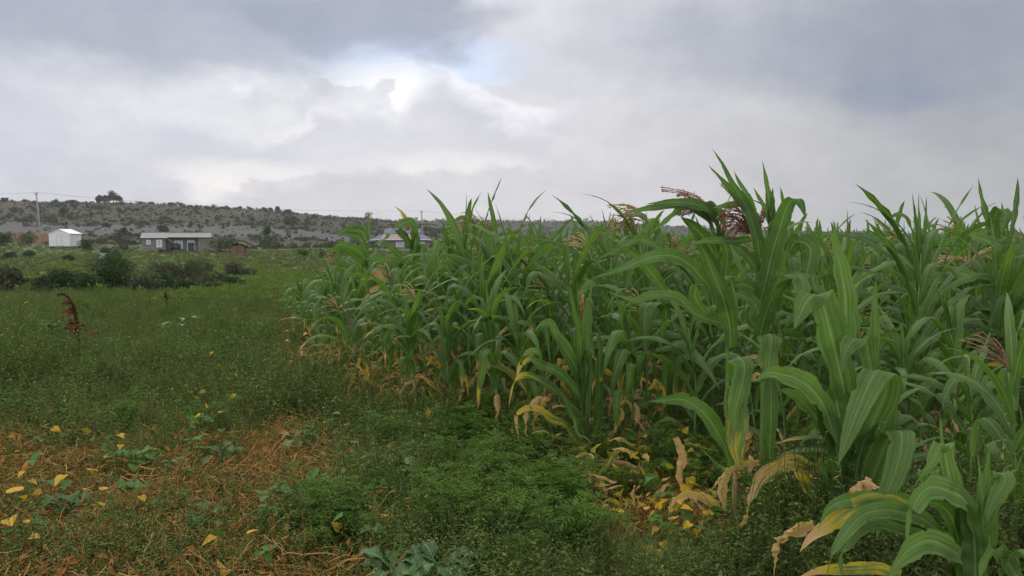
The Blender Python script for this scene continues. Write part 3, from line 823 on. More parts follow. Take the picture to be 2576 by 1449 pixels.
def bean_plant_geos(seed, n_green=9, n_yellow=3, h=.25, L=.075):
    r = np.random.default_rng(seed); st, gr, ye = Geo(), Geo(), Geo()
    kinds = [0] * n_green + [1] * n_yellow
    r.shuffle(kinds)
    for q, kd in enumerate(kinds):
        az = r.uniform(0, 2 * np.pi); d = np.array([math.cos(az), math.sin(az), 0]); hh = h * r.uniform(.5, 1.15)
        e = d * r.uniform(.03, .16) + np.array([0, 0, hh])
        tube(st, [(0, 0, -.02), e * [.4, .4, .6], e], [.003, .0022, .0016], 4, (.15, .5, .15, 0), False)
        for k in range(3 if (kd == 0 and r.uniform() < .5) else 1):
            d2 = unit(d + r.normal(0, .5, 3) + [0, 0, -.1]) if k == 0 else unit(np.array([math.cos(az + (k - 1.5) * 2.4), math.sin(az + (k - 1.5) * 2.4), r.uniform(-.3, .2)]))
            bean_leaf_geo(ye if kd else gr, r, e + d2 * .012, d2, L * r.uniform(.75, 1.25), (r.uniform(0, .50) if kd else 0, r.uniform(), r.uniform(.8, 1.1) if kd else r.uniform(0, .25), 0), r.uniform(.05, .4))
    return st, gr, ye

def leaf_cloud(seed, rx, ry, rz, n, leaf, lumps=9, base=0.0, ratio=.55, hollow=.55):
    r = np.random.default_rng(seed); g_ = Geo()
    c0 = np.stack([r.uniform(-1, 1, lumps) * rx * .6, r.uniform(-1, 1, lumps) * ry * .6, base + rz * r.uniform(.35, 1.45, lumps)], -1)
    rad = r.uniform(.35, .62, lumps) * min(rx, rz * 1.3)
    k = r.integers(0, lumps, n)
    d = rdir(r, n, .25); rr = rad[k] * (hollow + (1 - hollow) * r.uniform(0, 1, n) ** .5) * r.uniform(.8, 1.18, n)
    C = c0[k] + d * rr[:, None]
    C[:, 2] = np.maximum(C[:, 2], base + .01)
    tint = np.clip(r.uniform(0, 1, lumps)[k] * .6 + r.uniform(0, .4, n), 0, 1)
    a = np.stack([np.zeros(n), tint, np.zeros(n), np.zeros(n)], -1)
    sz = leaf * r.uniform(.6, 1.3, n)
    rhomb_leaves(g_, C, unit(d + r.normal(0, .8, (n, 3))), rdir(r, n, 1.2), sz, sz * ratio, a)
    return g_, c0, rad

# ------------------------------------------------------------------ scatter: ONE object of many copies, for growth nobody could count
def scatter(name, P, rot, scl, idx, meshes, label):
    lib = bpy.data.collections.new(name + '_sources')
    for q, me in enumerate(meshes):
        lib.objects.link(bpy.data.objects.new(name + '_source' + chr(97 + q), me))
    me = bpy.data.meshes.new(name)
    P = np.asarray(P, float); n = len(P)
    me.vertices.add(n); me.vertices.foreach_set('co', P.ravel().astype(np.float32))
    for nm, ty, key, v in (('rot', 'FLOAT_VECTOR', 'vector', rot), ('scl', 'FLOAT', 'value', scl), ('idx', 'INT', 'value', idx)):
        a = me.attributes.new(nm, ty, 'POINT'); a.data.foreach_set(key, np.asarray(v).ravel().astype(np.int32 if ty == 'INT' else np.float32))
    o = link(name, me)
    ng = bpy.data.node_groups.new(name, 'GeometryNodeTree')
    ng.interface.new_socket('Geometry', in_out='INPUT', socket_type='NodeSocketGeometry')
    ng.interface.new_socket('Geometry', in_out='OUTPUT', socket_type='NodeSocketGeometry')
    N = ng.nodes; L = ng.links
    gi = N.new('NodeGroupInput'); go = N.new('NodeGroupOutput')
    ins = N.new('GeometryNodeInstanceOnPoints'); ci = N.new('GeometryNodeCollectionInfo')
    ci.inputs['Collection'].default_value = lib; ci.inputs['Separate Children'].default_value = True; ci.inputs['Reset Children'].default_value = True
    ins.inputs['Pick Instance'].default_value = True
    for nm, ty, sock in (('rot', 'FLOAT_VECTOR', 'Rotation'), ('scl', 'FLOAT', 'Scale'), ('idx', 'INT', 'Instance Index')):
        a = N.new('GeometryNodeInputNamedAttribute'); a.data_type = ty; a.inputs[0].default_value = nm
        if nm == 'rot':
            e = N.new('FunctionNodeEulerToRotation'); L.new(a.outputs[0], e.inputs[0]); L.new(e.outputs[0], ins.inputs[sock])
        else: L.new(a.outputs[0], ins.inputs[sock])
    L.new(gi.outputs[0], ins.inputs['Points']); L.new(ci.outputs[0], ins.inputs['Instance']); L.new(ins.outputs[0], go.inputs[0])
    md = o.modifiers.new('scatter', 'NODES'); md.node_group = ng
    return tag(o, label, None, None, 'stuff')

def rots(n, tilt=.12): return np.stack([rng.normal(0, tilt, n), rng.normal(0, tilt, n), rng.uniform(0, 2 * np.pi, n)], -1)

# field edge: ground line where the maize begins (x of the edge as a function of y)
EDGE_Y = [3.0, 3.4, 3.9, 4.9, 5.9, 7.2, 8.8, 13.4, 17.5]
EDGE_X = [1.95, 1.6, 1.15, .5, -.08, -1.2, -2.1, -3.85, -5.0]
def edge_x(y): return np.interp(y, EDGE_Y, EDGE_X)

def wedge(n, y0, y1, k=.72, power=1.0):
    """n points in the view wedge, thinning with distance by y**-power"""
    u = rng.uniform(size=n); e = 2 - power
    y = (y0 ** e + u * (y1 ** e - y0 ** e)) ** (1 / e)
    x = rng.uniform(-1, 1, n) * (y * k + .5)
    return x, y

# --- low weeds of the open ground (and thinner below the maize)
def dry_mask(x, y):
    nz = vnoise(x, y, .9, 2.0) * 1.1 + vnoise(x, y, 2.6, 5.0) * .7
    m_ = sstep(6.9, 5.3, y + nz * 1.1) * sstep(-.25, -1.05, x + nz * .45 + .33 * (y - 3.7))
    m_ = np.maximum(m_, sstep(.55, .2, np.hypot((x - .88) * .8, y - 4.45) * .75 + nz * .15))
    m_ = np.maximum(m_, .9 * sstep(.6, .1, np.abs(x - edge_x(y) + .15) + nz * .2) * sstep(6.5, 7.5, y) * sstep(16, 13, y))
    m_ = np.maximum(m_, .5 * sstep(.12, .4, nz) * sstep(9, 6, y))
    return m_
x, y = wedge(23000, 3.1, 24.0, .72, 1.25)
nz = vnoise(x, y, .7, 7.0)
dm = dry_mask(x, y)
inside = (x > edge_x(y)) & (y < 17)
hole = np.hypot(x + .45, y - 5.15) < .17
keep = (rng.uniform(size=len(x)) > dm * (.24 + .15 * sstep(5.6, 4.0, y))) & ~hole & (rng.uniform(size=len(x)) > inside * sstep(7.5, 11, y) * .6)
keep &= ~((np.hypot(x + .28, (y - 5.3) * .5) < .28) & (rng.uniform(size=len(x)) < .7))
x, y, nz, dm_ = x[keep], y[keep], nz[keep], dm[keep]; n = len(x)
weed_meshes = [two_mat_mesh('weed', *weed_tuft(100 + q, h=[.38, .30, .44, .27, .34, .24, .46, .33][q], stems=[9, 8, 9, 7, 9, 8, 8, 10][q], per=[13, 11, 14, 11, 12, 10, 15, 12][q],
               leaf=[.038, .046, .034, .040, .032, .060, .032, .036][q], spread=[.7, .8, .6, 1.0, .8, .9, .5, 1.0][q], flowers=q in (0, 4, 7)), M_WEED, M_FLOWER) for q in range(8)]
wispy = [two_mat_mesh('wispy_weed', *weed_tuft(140 + q, h=[.50, .42, .56, .46][q], stems=[9, 11, 8, 10][q], per=9, leaf=[.030, .026, .038, .028][q], spread=[.35, .5, .3, .6][q], ratio=[.3, .36, .28, .2][q]), M_WEED, M_FLOWER) for q in range(4)]
scatter('weeds', np.stack([x, y, ground_z(x, y)], -1), rots(n, .15), rng.uniform(.6, 1.15, n) * np.interp(y, [3, 8, 13, 24], [.82, 1.05, .95, .62]) * (1 + .55 * nz + .35 * vnoise(x, y, 1.9, 31.0)) * (1 - .25 * dm_) * (1 - .5 * np.exp(-((x - .72) / .45) ** 2 - ((y - 3.85) / .5) ** 2)), np.where(rng.uniform(size=n) < np.where(y < 9, .45, .25), rng.integers(8, 12, n), rng.integers(0, 8, n)), weed_meshes + wispy,
        'low green weeds with tiny cream flowers covering the open field')

# --- dry bean straw
x, y = wedge(9000, 3.1, 17, .72, 1.4)
dm = dry_mask(x, y); keep = rng.uniform(size=len(x)) < dm * .7 + .02
x, y = x[keep], y[keep]; n = len(x)
scatter('straw_litter', np.stack([x, y, ground_z(x, y)], -1), rots(n, .2), rng.uniform(.7, 1.25, n), rng.integers(0, 6, n),
        [straw_tuft(200 + q).mesh('straw', M_STRAW) for q in range(6)], 'brown dry bean straw and dead leaves lying between the weeds')

# --- dead maize leaves and yellowed bean leaves along the row edge
def litter_tuft(seed):
    r = np.random.default_rng(seed); g_ = Geo()
    for k in range(9):
        n = 9; c0 = np.array([r.normal(0, .14), r.normal(0, .14), r.uniform(.03, .30)]); az = r.uniform(0, 6.28); L = r.uniform(.15, .38)
        e = r.uniform(-1.3, .5) + np.cumsum(r.normal(0, .28, n)); a = az + np.cumsum(r.normal(0, .2, n))
        P = c0 + np.cumsum(np.stack([np.cos(a) * np.cos(e), np.sin(a) * np.cos(e), np.sin(e)], -1), 0) * L / n; P[:, 2] = np.maximum(P[:, 2], .01)
        ribbon(g_, P, r.uniform(.012, .04) * np.sin(np.pi * np.linspace(.12, .97, n)), np.broadcast_to(rdir(r, 1)[0], (n, 3)), (r.choice([.95, .8, .4]), r.uniform(), r.choice([.1, .1, .6]), 0), .7, .25, 2.5, r.uniform(0, 6))
    for k in range(8): bean_leaf_geo(g_, r, np.array([r.normal(0, .16), r.normal(0, .16), r.uniform(.05, .28)]), rdir(r, 1, -.2)[0], r.uniform(.035, .07), (r.uniform(0, .7), r.uniform(), r.uniform(.5, 1.1), 0), .35)
    return g_
yy = np.concatenate([rng.uniform(5.6, 9.3, 100), rng.uniform(9.3, 11, 10), rng.normal(4.5, .35, 26), rng.uniform(4.6, 7.5, 40)])
xx = np.concatenate([edge_x(yy[:110]) + rng.normal(.25, .26, 110), rng.normal(.95, .28, 26), edge_x(yy[136:]) + rng.uniform(0, 2.2, 40)]); n = len(xx)
scatter('leaf_litter', np.stack([xx, yy, ground_z(xx, yy)], -1), rots(n, .1), rng.uniform(.7, 1.2, n), rng.integers(0, 6, n),
        [litter_tuft(360 + q).mesh('litter', M_MAIZE) for q in range(6)], 'tan and yellow dead leaves hanging and lying along the foot of the maize rows')

# --- feathery weeds
lx, ly = wedge(420, 4.5, 17, .7, 1.2); lk = (lx < edge_x(ly) - .1) & (vnoise(lx, ly, .5, 12.0) > -.05) & (dry_mask(lx, ly) < .5); lx, ly = lx[lk], ly[lk]
fx = np.concatenate([rng.normal(-.25, .15, 24), rng.normal(-.08, .15, 16), rng.normal(.1, .45, 34), rng.normal(-.85, .12, 5), rng.uniform(-1, 2.2, 30), lx])
fy = np.concatenate([rng.normal(5.6, .25, 24), rng.normal(4.9, .25, 16), rng.normal(4.1, .40, 34), rng.normal(4.0, .12, 5), rng.uniform(3.4, 6.0, 30), ly])
ok = (np.hypot(fx + .45, fy - 5.15) > .2) & (np.hypot(fx - .75, fy - 3.95) > .42)
fx, fy = fx[ok], fy[ok]; n = len(fx)
scatter('feathery_weeds', np.stack([fx, fy, ground_z(fx, fy)], -1), rots(n, .12), rng.uniform(.45, .95, n), rng.integers(0, 5, n),
        [feather_tuft(300 + q).mesh('feathery_weed', M_FEATHER) for q in range(5)], 'bright green feathery weeds with fine divided leaves, thickest at the maize edge')

# --- thin grass blades between the near weeds
x, y = wedge(2600, 3.1, 9, .7, 1.3); keep = (rng.uniform(size=len(x)) > dry_mask(x, y)) & (rng.uniform(size=len(x)) < sstep(-2.5, .2, x) + .15) & (np.hypot(x - .75, y - 3.95) > .45); x, y = x[keep], y[keep]; n = len(x)
scatter('grass', np.stack([x, y, ground_z(x, y)], -1), rots(n, .1), rng.uniform(.5, 1.0, n), rng.integers(0, 4, n),
        [grass_tuft(330 + q).mesh('grass', M_WEED) for q in range(4)], 'thin green grass blades standing among the weeds near the camera')

# --- rough grass and herbs of the far pasture
x, y = wedge(9000, 25, 135, .72, .95)
keep = (x < edge_x(17) + 5 + (y - 17) * .25)
x, y = x[keep], y[keep]; n = len(x)
past = [leaf_cloud(400 + q, .32, .32, [.07, .10, .06, .15][q], 110, .09, 6)[0].mesh('pasture', M_PASTURE if q != 3 else M_WEED) for q in range(4)]
scatter('pasture', np.stack([x, y, ground_z(x, y)], -1), rots(n, .05), rng.uniform(.6, 1.5, n) * np.interp(y, [25, 60, 130], [.8, 1.1, 1.1]), rng.integers(0, 4, n), past,
        'rough grey green pasture stretching from the hedge to the houses')

# --- low dark crop beside the far end of the maize
x = rng.uniform(-8.2, -2.0, 1500); y = rng.uniform(17.5, 46, 1500); x = x - (y - 17.5) * .27
scatter('low_crop', np.stack([x, y, ground_z(x, y)], -1), rots(1500, .05), rng.uniform(.45, .8, 1500), rng.integers(0, 3, 1500),
        [leaf_cloud(430 + q, .24, .24, .18, 80, .10, 5)[0].mesh('low_crop', M_WEED) for q in range(3)], 'low green crop in a field behind the maize corner')

# --- hill scrub
n = 17000
y = rng.uniform(150, 400, n) ** 1.0; x = rng.uniform(-1, 1, n) * (y * .75)
keep = (x < y * .28) & (rng.uniform(size=n) < .35 + .65 * (vnoise(x, y, .03, 4.0) > -.1)) & (rng.uniform(size=n) > .75 * sstep(192, 205, y) * sstep(262, 250, y) * (vnoise(x, y, .02, 9.0) < .25))
x, y = x[keep], y[keep]
n2 = 5200; yb = rng.uniform(560, 930, n2); xb = rng.uniform(-.4, .5, n2) * yb
x = np.concatenate([x, xb]); y = np.concatenate([y, yb]); n = len(x)
scl = np.exp(rng.normal(-.6, .45, n)) * np.interp(y, [150, 400, 900], [.7, .85, 1.6])
scatter('hill_scrub', np.stack([x, y, ground_z(x, y) - .1], -1), rots(n, .05), scl, rng.integers(0, 6, n),
        [leaf_cloud(450 + q, [1, 1.3, .8, 1.5, .9, 1.1][q], 1.0, [.7, .6, .8, .55, .5, .7][q], 190, .32, 8)[0].mesh('scrub', M_SCRUB) for q in range(6)],
        'grey green thorny scrub dotted over the eroded hillside')

# ------------------------------------------------------------------ bushes, trees and other single plants of the middle distance
def bush(r1x, r1y, wpx, hpx, D, mat, label, group=None, seed=0, leaf=.09, n=2200, lumps=14, name='bush', cat='bush', depth=.8, ratio=.55):
    sx, sy = R1(r1x, r1y); p = at(sx, sy, D); p[2] = float(ground_z(p[0], D)) - .03
    s_ = D / 2901 / 2.342 * (1.3 if D < 60 else 1.15); w = wpx * s_; h = hpx * s_
    root = tag(link(name, None, loc=p), label, cat, group)
    cl, c0, rad = leaf_cloud(seed, w / 2, w / 2 * depth, h / 2, n, leaf, lumps, 0.0, ratio)
    link('foliage', cl.mesh('foliage', mat), root)
    st = Geo()
    for q in range(min(7, lumps)): tube(st, [(0, 0, -.05), c0[q] * [.4, .4, .55], c0[q]], [w * .018 + .008, w * .012 + .005, .005], 5)
    link('stem', st.mesh('stem', M_BARK), root)
    return root
HG = 'bushes of the hedge across the field'
bush(980, 1000, 330, 275, 27.0, M_BUSH, 'tallest deep green bush in the hedge, mounded below the white container', HG, 1, .075, 5200, 18)
bush(560, 1003, 330, 165, 26.0, M_BUSH, 'wide low green bush in the hedge left of the tallest one', HG, 2, .075, 3800, 16)
bush(390, 1010, 150, 130, 25.2, M_SCRUB, 'small dull green bush filling the hedge between prickly shrub and wide bush', HG, 3, .06, 1600)
bush(760, 1012, 190, 140, 25.5, M_BUSH, 'low round green bush in front of the tallest hedge bush', HG, 4, .07, 2200)
bush(1330, 1000, 300, 130, 26.5, M_BUSH, 'low green bush in the hedge right of the pale agave', HG, 5, .07, 2600)
bush(1560, 960, 400, 165, 31.0, M_SCRUB, 'broad grey green bush in the hedge under the porch of the stone house', HG, 6, .075, 3600, 16)
bush(1880, 985, 280, 120, 29.0, M_SCRUB, 'dull low bush at the right end of the hedge', HG, 7, .07, 2400)
bush(2110, 930, 260, 130, 36.0, M_SCRUB, 'dark grey bush beside the low crop at the end of the hedge', HG, 8, .08, 2400)
bush(1420, 850, 200, 90, 44.0, M_BUSH, 'small green bush in the pasture below the left wing of the house', HG, 9, .09, 1400)
bush(1720, 850, 260, 110, 44.0, M_BUSH, 'green bush in the pasture below the blue door', HG, 10, .09, 1900)
bush(80, 1010, 230, 185, 25.5, M_SCRUB, 'dark thorny shrub at the left edge of the photo', HG, 11, .085, 3000, 16)
for q in range(11):
    bush(rng.uniform(0, 60) + q * 205, 1000 + rng.uniform(-18, 10), rng.uniform(150, 260), rng.uniform(70, 120), rng.uniform(25.0, 28.0), M_BUSH if q % 3 else M_SCRUB, 'low dark green bush filling a gap along the hedge', HG, 80 + q, .075, 1700)
PB = 'bushes scattered in the pasture'
for q, (a, b, w, h, D, lb) in enumerate((
        (105, 768, 120, 62, 80, 'low dark bush in the pasture below the mud wall'), (250, 738, 110, 60, 86, 'low dark bush in the pasture below the tin shed, left one'),
        (610, 785, 85, 55, 72, 'small dark bush alone in the pasture below the tin shed, right one'), (760, 640, 140, 85, 118, 'dark bush just right of the tin shed'),
        (1090, 650, 320, 130, 124, 'dark thicket just left of the stone house'), (970, 690, 170, 75, 100, 'round green bush above the pale sheet'),
        (230, 640, 300, 100, 138, 'wide dark bush in front of the mud wall'), (30, 610, 110, 110, 130, 'green bush at the left end of the mud wall'),
        (1920, 690, 170, 130, 112, 'dark leafy bush against the right end of the stone house'), (2120, 600, 260, 80, 140, 'green bush behind the brick stack'),
        (1450, 700, 150, 30, 112, 'low weeds along the front of the stone house'), (2330, 560, 200, 90, 170, 'grey bush below the hill right of the brick stack'),
        (1430, 500, 120, 45, 235, 'dark shrub on the pale slope above the stone house roof'), (940, 455, 60, 32, 250, 'small dark shrub on the pale slope above the tin shed'),
        (2340, 545, 60, 110, 215, 'slender dark shrub on the pale slope right of the stone house'), (1080, 520, 70, 60, 205, 'dark shrub at the foot of the pale slope'),
        (560, 345, 70, 50, 310, 'dark shrub on the hill above the tin shed'), (2560, 420, 150, 70, 300, 'dark clump of shrubs at the right end of the hill'))):
    bush(a, b, w, h, D, M_BUSH if q % 4 else M_SCRUB, lb, PB, 20 + q, .0011 * D * 1.4 + .03, 1300, 12)

def tree(r1x, r1y, wpx, hpx, D, label, seed, trunk=.25):
    sx, sy = R1(r1x, r1y); p = at(sx, sy, D); s_ = D / 2901 / 2.342; w, h = wpx * s_, hpx * s_
    zg = float(ground_z(p[0], D)); top = at(*R1(r1x, r1y - hpx), D)[2]; h = max(top - zg, h); p[2] = zg
    root = tag(link('tree', None, loc=p), label, 'tree', 'trees along the crest of the hill')
    cl, c0, rad = leaf_cloud(seed, w / 2, w / 2, h * (1 - trunk) / 2, 4200, max(.3, w * .075), 13, h * trunk, .6, .2)
    link('crown', cl.mesh('crown', M_BUSH), root)
    t = Geo(); tube(t, [(0, 0, -.4), (.05 * w, 0, h * .3), (0, .03 * w, h * .6)], [w * .05, w * .04, w * .02], 7)
    for q in range(6): tube(t, [(0.02 * w, 0, h * .35), c0[q] * [.5, .5, .8], c0[q]], [w * .03, w * .02, w * .008], 5)
    link('trunk', t.mesh('trunk', M_BARK), root)
for q, a in enumerate(((995, 265, 78, 118, 382, 'tallest round headed tree of the dark group on the crest'), (862, 262, 95, 66, 380, 'broad low tree at the left of the dark group on the crest'),
        (940, 268, 110, 62, 378, 'spreading tree in the middle of the dark group on the crest'), (1045, 268, 80, 62, 379, 'low tree at the right of the dark group on the crest'),
        (40, 252, 75, 30, 384, 'low flat tree on the crest at the left edge'), (640, 256, 48, 26, 383, 'small tree on the crest left of the dark group'),
        (490, 254, 36, 22, 383, 'tiny round tree on the crest beside the leaning pole'), (1335, 275, 60, 26, 384, 'small spreading tree on the crest right of the dark group'),
        (1590, 285, 40, 28, 385, 'small pointed tree on the crest above the house roof'), (1500, 282, 70, 24, 385, 'low flat tree on the crest above the left wing of the house'),
        (1960, 305, 60, 18, 386, 'tiny flat tree on the crest above the right end of the house'), (2110, 315, 50, 26, 386, 'small open tree on the sloping crest above the brick stack'),
        (2320, 335, 50, 22, 386, 'little bush like tree on the sloping crest, left of the umbrella shaped one'), (2440, 345, 42, 44, 386, 'umbrella shaped tree standing clear on the sloping crest'),
        (2375, 340, 40, 24, 386, 'tiny round tree beside the umbrella shaped tree'), (2530, 352, 60, 24, 386, 'low tree at the right end of the crest'))):
    tree(*a, 60 + q)

# --- pale agave / cactus at the foot of the hedge
def agave(r1x, r1y, hpx, D, label, seed, n=9):
    r = np.random.default_rng(seed); p = at(*R1(r1x, r1y), D); p[2] = float(ground_z(p[0], D)); h = hpx * D / 2901 / 2.342
    g_ = Geo()
    for q in range(n):
        az = r.uniform(0, 6.28); d = np.array([math.cos(az), math.sin(az), 0]); t = np.linspace(0, 1, 7)[:, None]
        P = d * h * .45 * t ** 1.2 * r.uniform(.3, 1) + np.array([0, 0, 1]) * h * r.uniform(.6, 1.05) * t
        ribbon(g_, P, h * .26 * np.array([.5, .8, 1, 1, .85, .5, .03]), np.broadcast_to(np.cross(d, [0, 0, 1]), (7, 3)), (0, r.uniform(.4, 1), 0, 0), .4)
    tag(link('agave', g_.mesh('agave', M_KALE), loc=p), label, 'agave', 'pale fleshy plants at the foot of the hedge')
agave(1228, 985, 85, 25.0, 'pale green agave standing at the foot of the hedge below the house', 1)
agave(1275, 1005, 55, 24.4, 'small grey agave just right of the pale green one', 2)
agave(490, 1005, 60, 24.6, 'greyish fleshy plant at the foot of the hedge left of the wide bush', 3)
agave(620, 1000, 50, 24.6, 'greyish fleshy plant at the foot of the wide bush', 4)
agave(160, 1000, 90, 24.8, 'dark fleshy plant beside the thorny shrub', 5)

# --- banana plants by the far field
def banana(r2x, r2y, hpx, D, label, seed):
    r = np.random.default_rng(seed); p = at(*R2(r2x, r2y), D); p[2] = float(ground_z(p[0], D)); h = hpx * D / 2901 / 2.337 + .3
    root = tag(link('banana_plant', None, loc=p), label, 'banana plant', 'banana plants beside the far field')
    g_ = Geo(); tube(g_, [(0, 0, -.1), (0, 0, h * .4), (.02, 0, h * .6)], [.13, .11, .07], 7); link('stem', g_.mesh('stem', M_STALK), root)
    g_ = Geo()
    for q in range(8):
        az = q * .8 + r.uniform(-.3, .3); d = np.array([math.cos(az), math.sin(az), 0]); t = np.linspace(0, 1, 9)[:, None]
        P = np.array([0, 0, h * .55]) + d * h * .6 * t + np.array([0, 0, 1]) * h * (.62 * t - .75 * t ** 2.2) * r.uniform(.6, 1.1)
        ribbon(g_, P, h * .17 * np.array([.2, .7, 1, 1.05, 1, .9, .7, .45, .1]), np.broadcast_to(np.cross(d, [0, 0, 1]), (9, 3)), (0, r.uniform(0, .6), 0, 0), .35, .1)
    link('foliage', g_.mesh('foliage', M_BEAN), root)
banana(615, 690, 95, 88, 'banana plant left of the others beside the far field', 1)
banana(700, 690, 80, 92, 'banana plant in the middle of the row beside the far field', 2)
banana(790, 690, 85, 90, 'banana plant nearest the maize beside the far field', 3)
for q, a in enumerate(((560, 700, 120, 60, 92), (760, 720, 160, 70, 84), (880, 690, 160, 80, 100))):
    sx, sy = R2(a[0], a[1]); rx = sx * 2.342; ry = (sy - 660) * 2.342
    bush(rx, ry, a[2], a[3], a[4], M_BUSH, ['dark bush under the left banana plant', 'dark bush between the banana plants', 'dark bush right of the banana plants'][q], PB, 50 + q, .13, 1300)

# ------------------------------------------------------------------ maize
def blade_profile(n, pet=.55, tail=2.2):
    t = np.linspace(0, 1, n)
    w = (pet + (1 - pet) * np.clip(t / .28, 0, 1) ** .8) * (1 - np.clip((t - .30) / .70, 0, 1) ** tail)
    return np.maximum(w, .015)

WIND = np.array([-1.0, .15, 0])

def maize_leaf(r, b, az, L, Wd, e0, droop, kink=0.0, tk=.5, twist=0.0, dry=0.0, yel=0.0, n=13, fold=.22, wave=.10, lean=.12, wilt=1.0, tip_dry=0.0):
    if dry > .4: n = 18
    t = np.linspace(0, 1, n); e = e0 - droop * t ** 1.5 - kink * sstep(tk - .07, tk + .07, t)
    if dry > .4: e = e + np.cumsum(r.normal(0, .16, n))
    e = np.maximum(e, R(-100))
    a = az + (np.cumsum(r.normal(0, .22, n)) if dry > .4 else 0) + r.normal(0, .25) * t + r.normal(0, .15) * np.sin(t * 5)
    D = np.stack([np.cos(a) * np.cos(e), np.sin(a) * np.cos(e), np.sin(e)], -1)
    D = unit(D + WIND * lean * t[:, None])
    C = b + np.concatenate([np.zeros((1, 3)), np.cumsum((D[1:] + D[:-1]) * .5, 0)]) * L / (n - 1)
    S = np.stack([-np.sin(a), np.cos(a), np.zeros(n)], -1)
    tw = twist * t ** 1.2 + r.normal(0, .15)
    T = unit(np.gradient(C, axis=0)); S = unit(S - (S * T).sum(-1, keepdims=True) * T); N = np.cross(S, T)
    S = S * np.cos(tw)[:, None] + N * np.sin(tw)[:, None]
    g_ = Geo()
    rn = r.uniform()
    yl = yel * np.ones(n) + tip_dry * .6 * sstep(.5, 1, t); dr = dry * np.ones(n) + tip_dry * sstep(.68, 1.0, t) * .9
    ribbon(g_, C, Wd * blade_profile(n), S, np.stack([dr, np.full(n, rn), yl, np.zeros(n)], -1), fold, wave, r.uniform(3, 6), r.uniform(0, 6), 0.0, 2)
    return g_

def tassel_geo(r, base, d, L=.30, nb=11, spread=.45, sag=.5):
    g_ = Geo()
    for q in range(nb + 1):
        t = np.linspace(0, 1, 7)[:, None]
        if q == 0: b, dd, LL = base, d, L * 1.1
        else:
            b = base + d * L * .45 * q / nb; dd = unit(d + r.normal(0, spread, 3) + WIND * .45); LL = L * r.uniform(.55, .95)
        P = b + dd * LL * t + (WIND * .22 - np.array([0, 0, 1]) * sag) * LL * t ** 2.2
        rad = .0030 + .0022 * np.abs(np.sin(np.arange(7) * 1.9 + q)); rad[0] = .0018; rad[-1] = .0015
        tube(g_, P, rad, 4, (0, r.uniform(), 0, 0))
        n = 12                              # little spikelets
        C = catmull(P, n + 2)[2:]; D = unit(np.gradient(C, axis=0) + r.normal(0, .55, C.shape))
        rhomb_leaves(g_, C, D, [0, .3, 1], .016, .006, rattr(r, len(C)))
    return g_

def maize_plant_parts(seed, H=1.7, nl=12, dry_n=3, tassel=False, split=False, pale=False, whorl=True, wide=1.0, tips=0):
    """list of (part name, Geo, material) for one plant standing at the origin"""
    r = np.random.default_rng(seed)
    hs = H * (.80 if not tassel else .86)
    t = np.linspace(0, 1, 12)
    bend = WIND * .06 * hs
    axis = lambda q: np.array([0, 0, hs * q]) + bend * q ** 2 + np.array([.012 * math.sin(q * 9 + seed), .012 * math.cos(q * 7 + seed), 0])
    st = Geo()
    tube(st, [axis(q) + ([0, 0, -.05] if q == 0 else 0) for q in t], (.0135 - .0075 * t) * (1 + .12 * (np.arange(12) % 2)), 7, np.stack([np.full(84, .2), np.full(84, .4), np.repeat(.45 * (t < .2), 7), np.zeros(84)], -1))
    green, dry = [], []
    az = r.uniform(0, 2 * np.pi)
    for q in range(nl + dry_n):
        f = (q + .6) / (nl + dry_n)
        b = axis(min(f * .98, 1))
        a = az + q * np.pi + r.normal(0, .35)
        if q < dry_n:
            gl = maize_leaf(r, b, a, r.uniform(.34, .60) * (1 + .25 * tips), r.uniform(.020, .042) * (1 + .8 * tips), R(r.uniform(25, 70)), R(r.uniform(10, 50)), R(r.uniform(75, 125)), r.uniform(.10, .42), r.uniform(-2.6, 2.6), r.choice([.95, .8, .45]), r.choice([.2, .9]), 14, .8, r.uniform(.12, .34))
            dry.append(gl); continue
        g = (q - dry_n) / max(nl - 1, 1)
        mid = math.sin(math.pi * (.18 + .68 * g))
        L = (.52 + .42 * mid) * r.uniform(.85, 1.12) * H / 1.7; Wd = (.056 + .050 * mid) * r.uniform(.85, 1.12) * wide
        e0 = R(60 + 18 * g + r.uniform(-10, 8)); dp = R(r.uniform(85, 155) - 68 * g ** 2)
        kink = R(r.uniform(50, 105)) if r.uniform() < .48 and g < .95 else 0
        tip = .9 if (g < .35 + .2 * tips and r.uniform() < .45 + .3 * tips) else 0
        green.append(maize_leaf(r, b, a, L, Wd, e0, dp, kink, r.uniform(.35, .65), r.uniform(-.9, .9), 0, r.uniform(.3, .55) if g < .15 and r.uniform() < .5 else r.uniform(0, .15), 13, .22, r.uniform(.05, .14), .12 + .10 * g, 1, tip))
    if whorl and not tassel:
        for q in range(r.integers(1, 3)):
            green.append(maize_leaf(r, axis(.96), az + q * 2.2, r.uniform(.38, .62) * H / 1.7, r.uniform(.03, .055), R(r.uniform(80, 89)), R(r.uniform(2, 16)), 0, .5, r.uniform(-.4, .4), 0, 0, 11, .6, .04, .10))
    parts = [('stalk', st, M_STALK)]
    if split:
        parts += [('leaf', g, M_MAIZE) for g in green] + [('dry_leaf', g, M_MAIZE) for g in dry]
    else:
        a, b = Geo(), Geo()
        for g in green: a.merge(g)
        for g in dry: b.merge(g)
        parts.append(('foliage', a, M_MAIZE))
        if dry: parts.append(('dry_foliage', b, M_MAIZE))
    if tassel:
        parts.append(('tassel', tassel_geo(r, axis(1.0), unit(np.array([0, 0, 1]) + WIND * .25), .30, r.integers(8, 13), .33, r.uniform(.1, .6)), M_TASSEL_PALE if pale else M_TASSEL))
    return parts

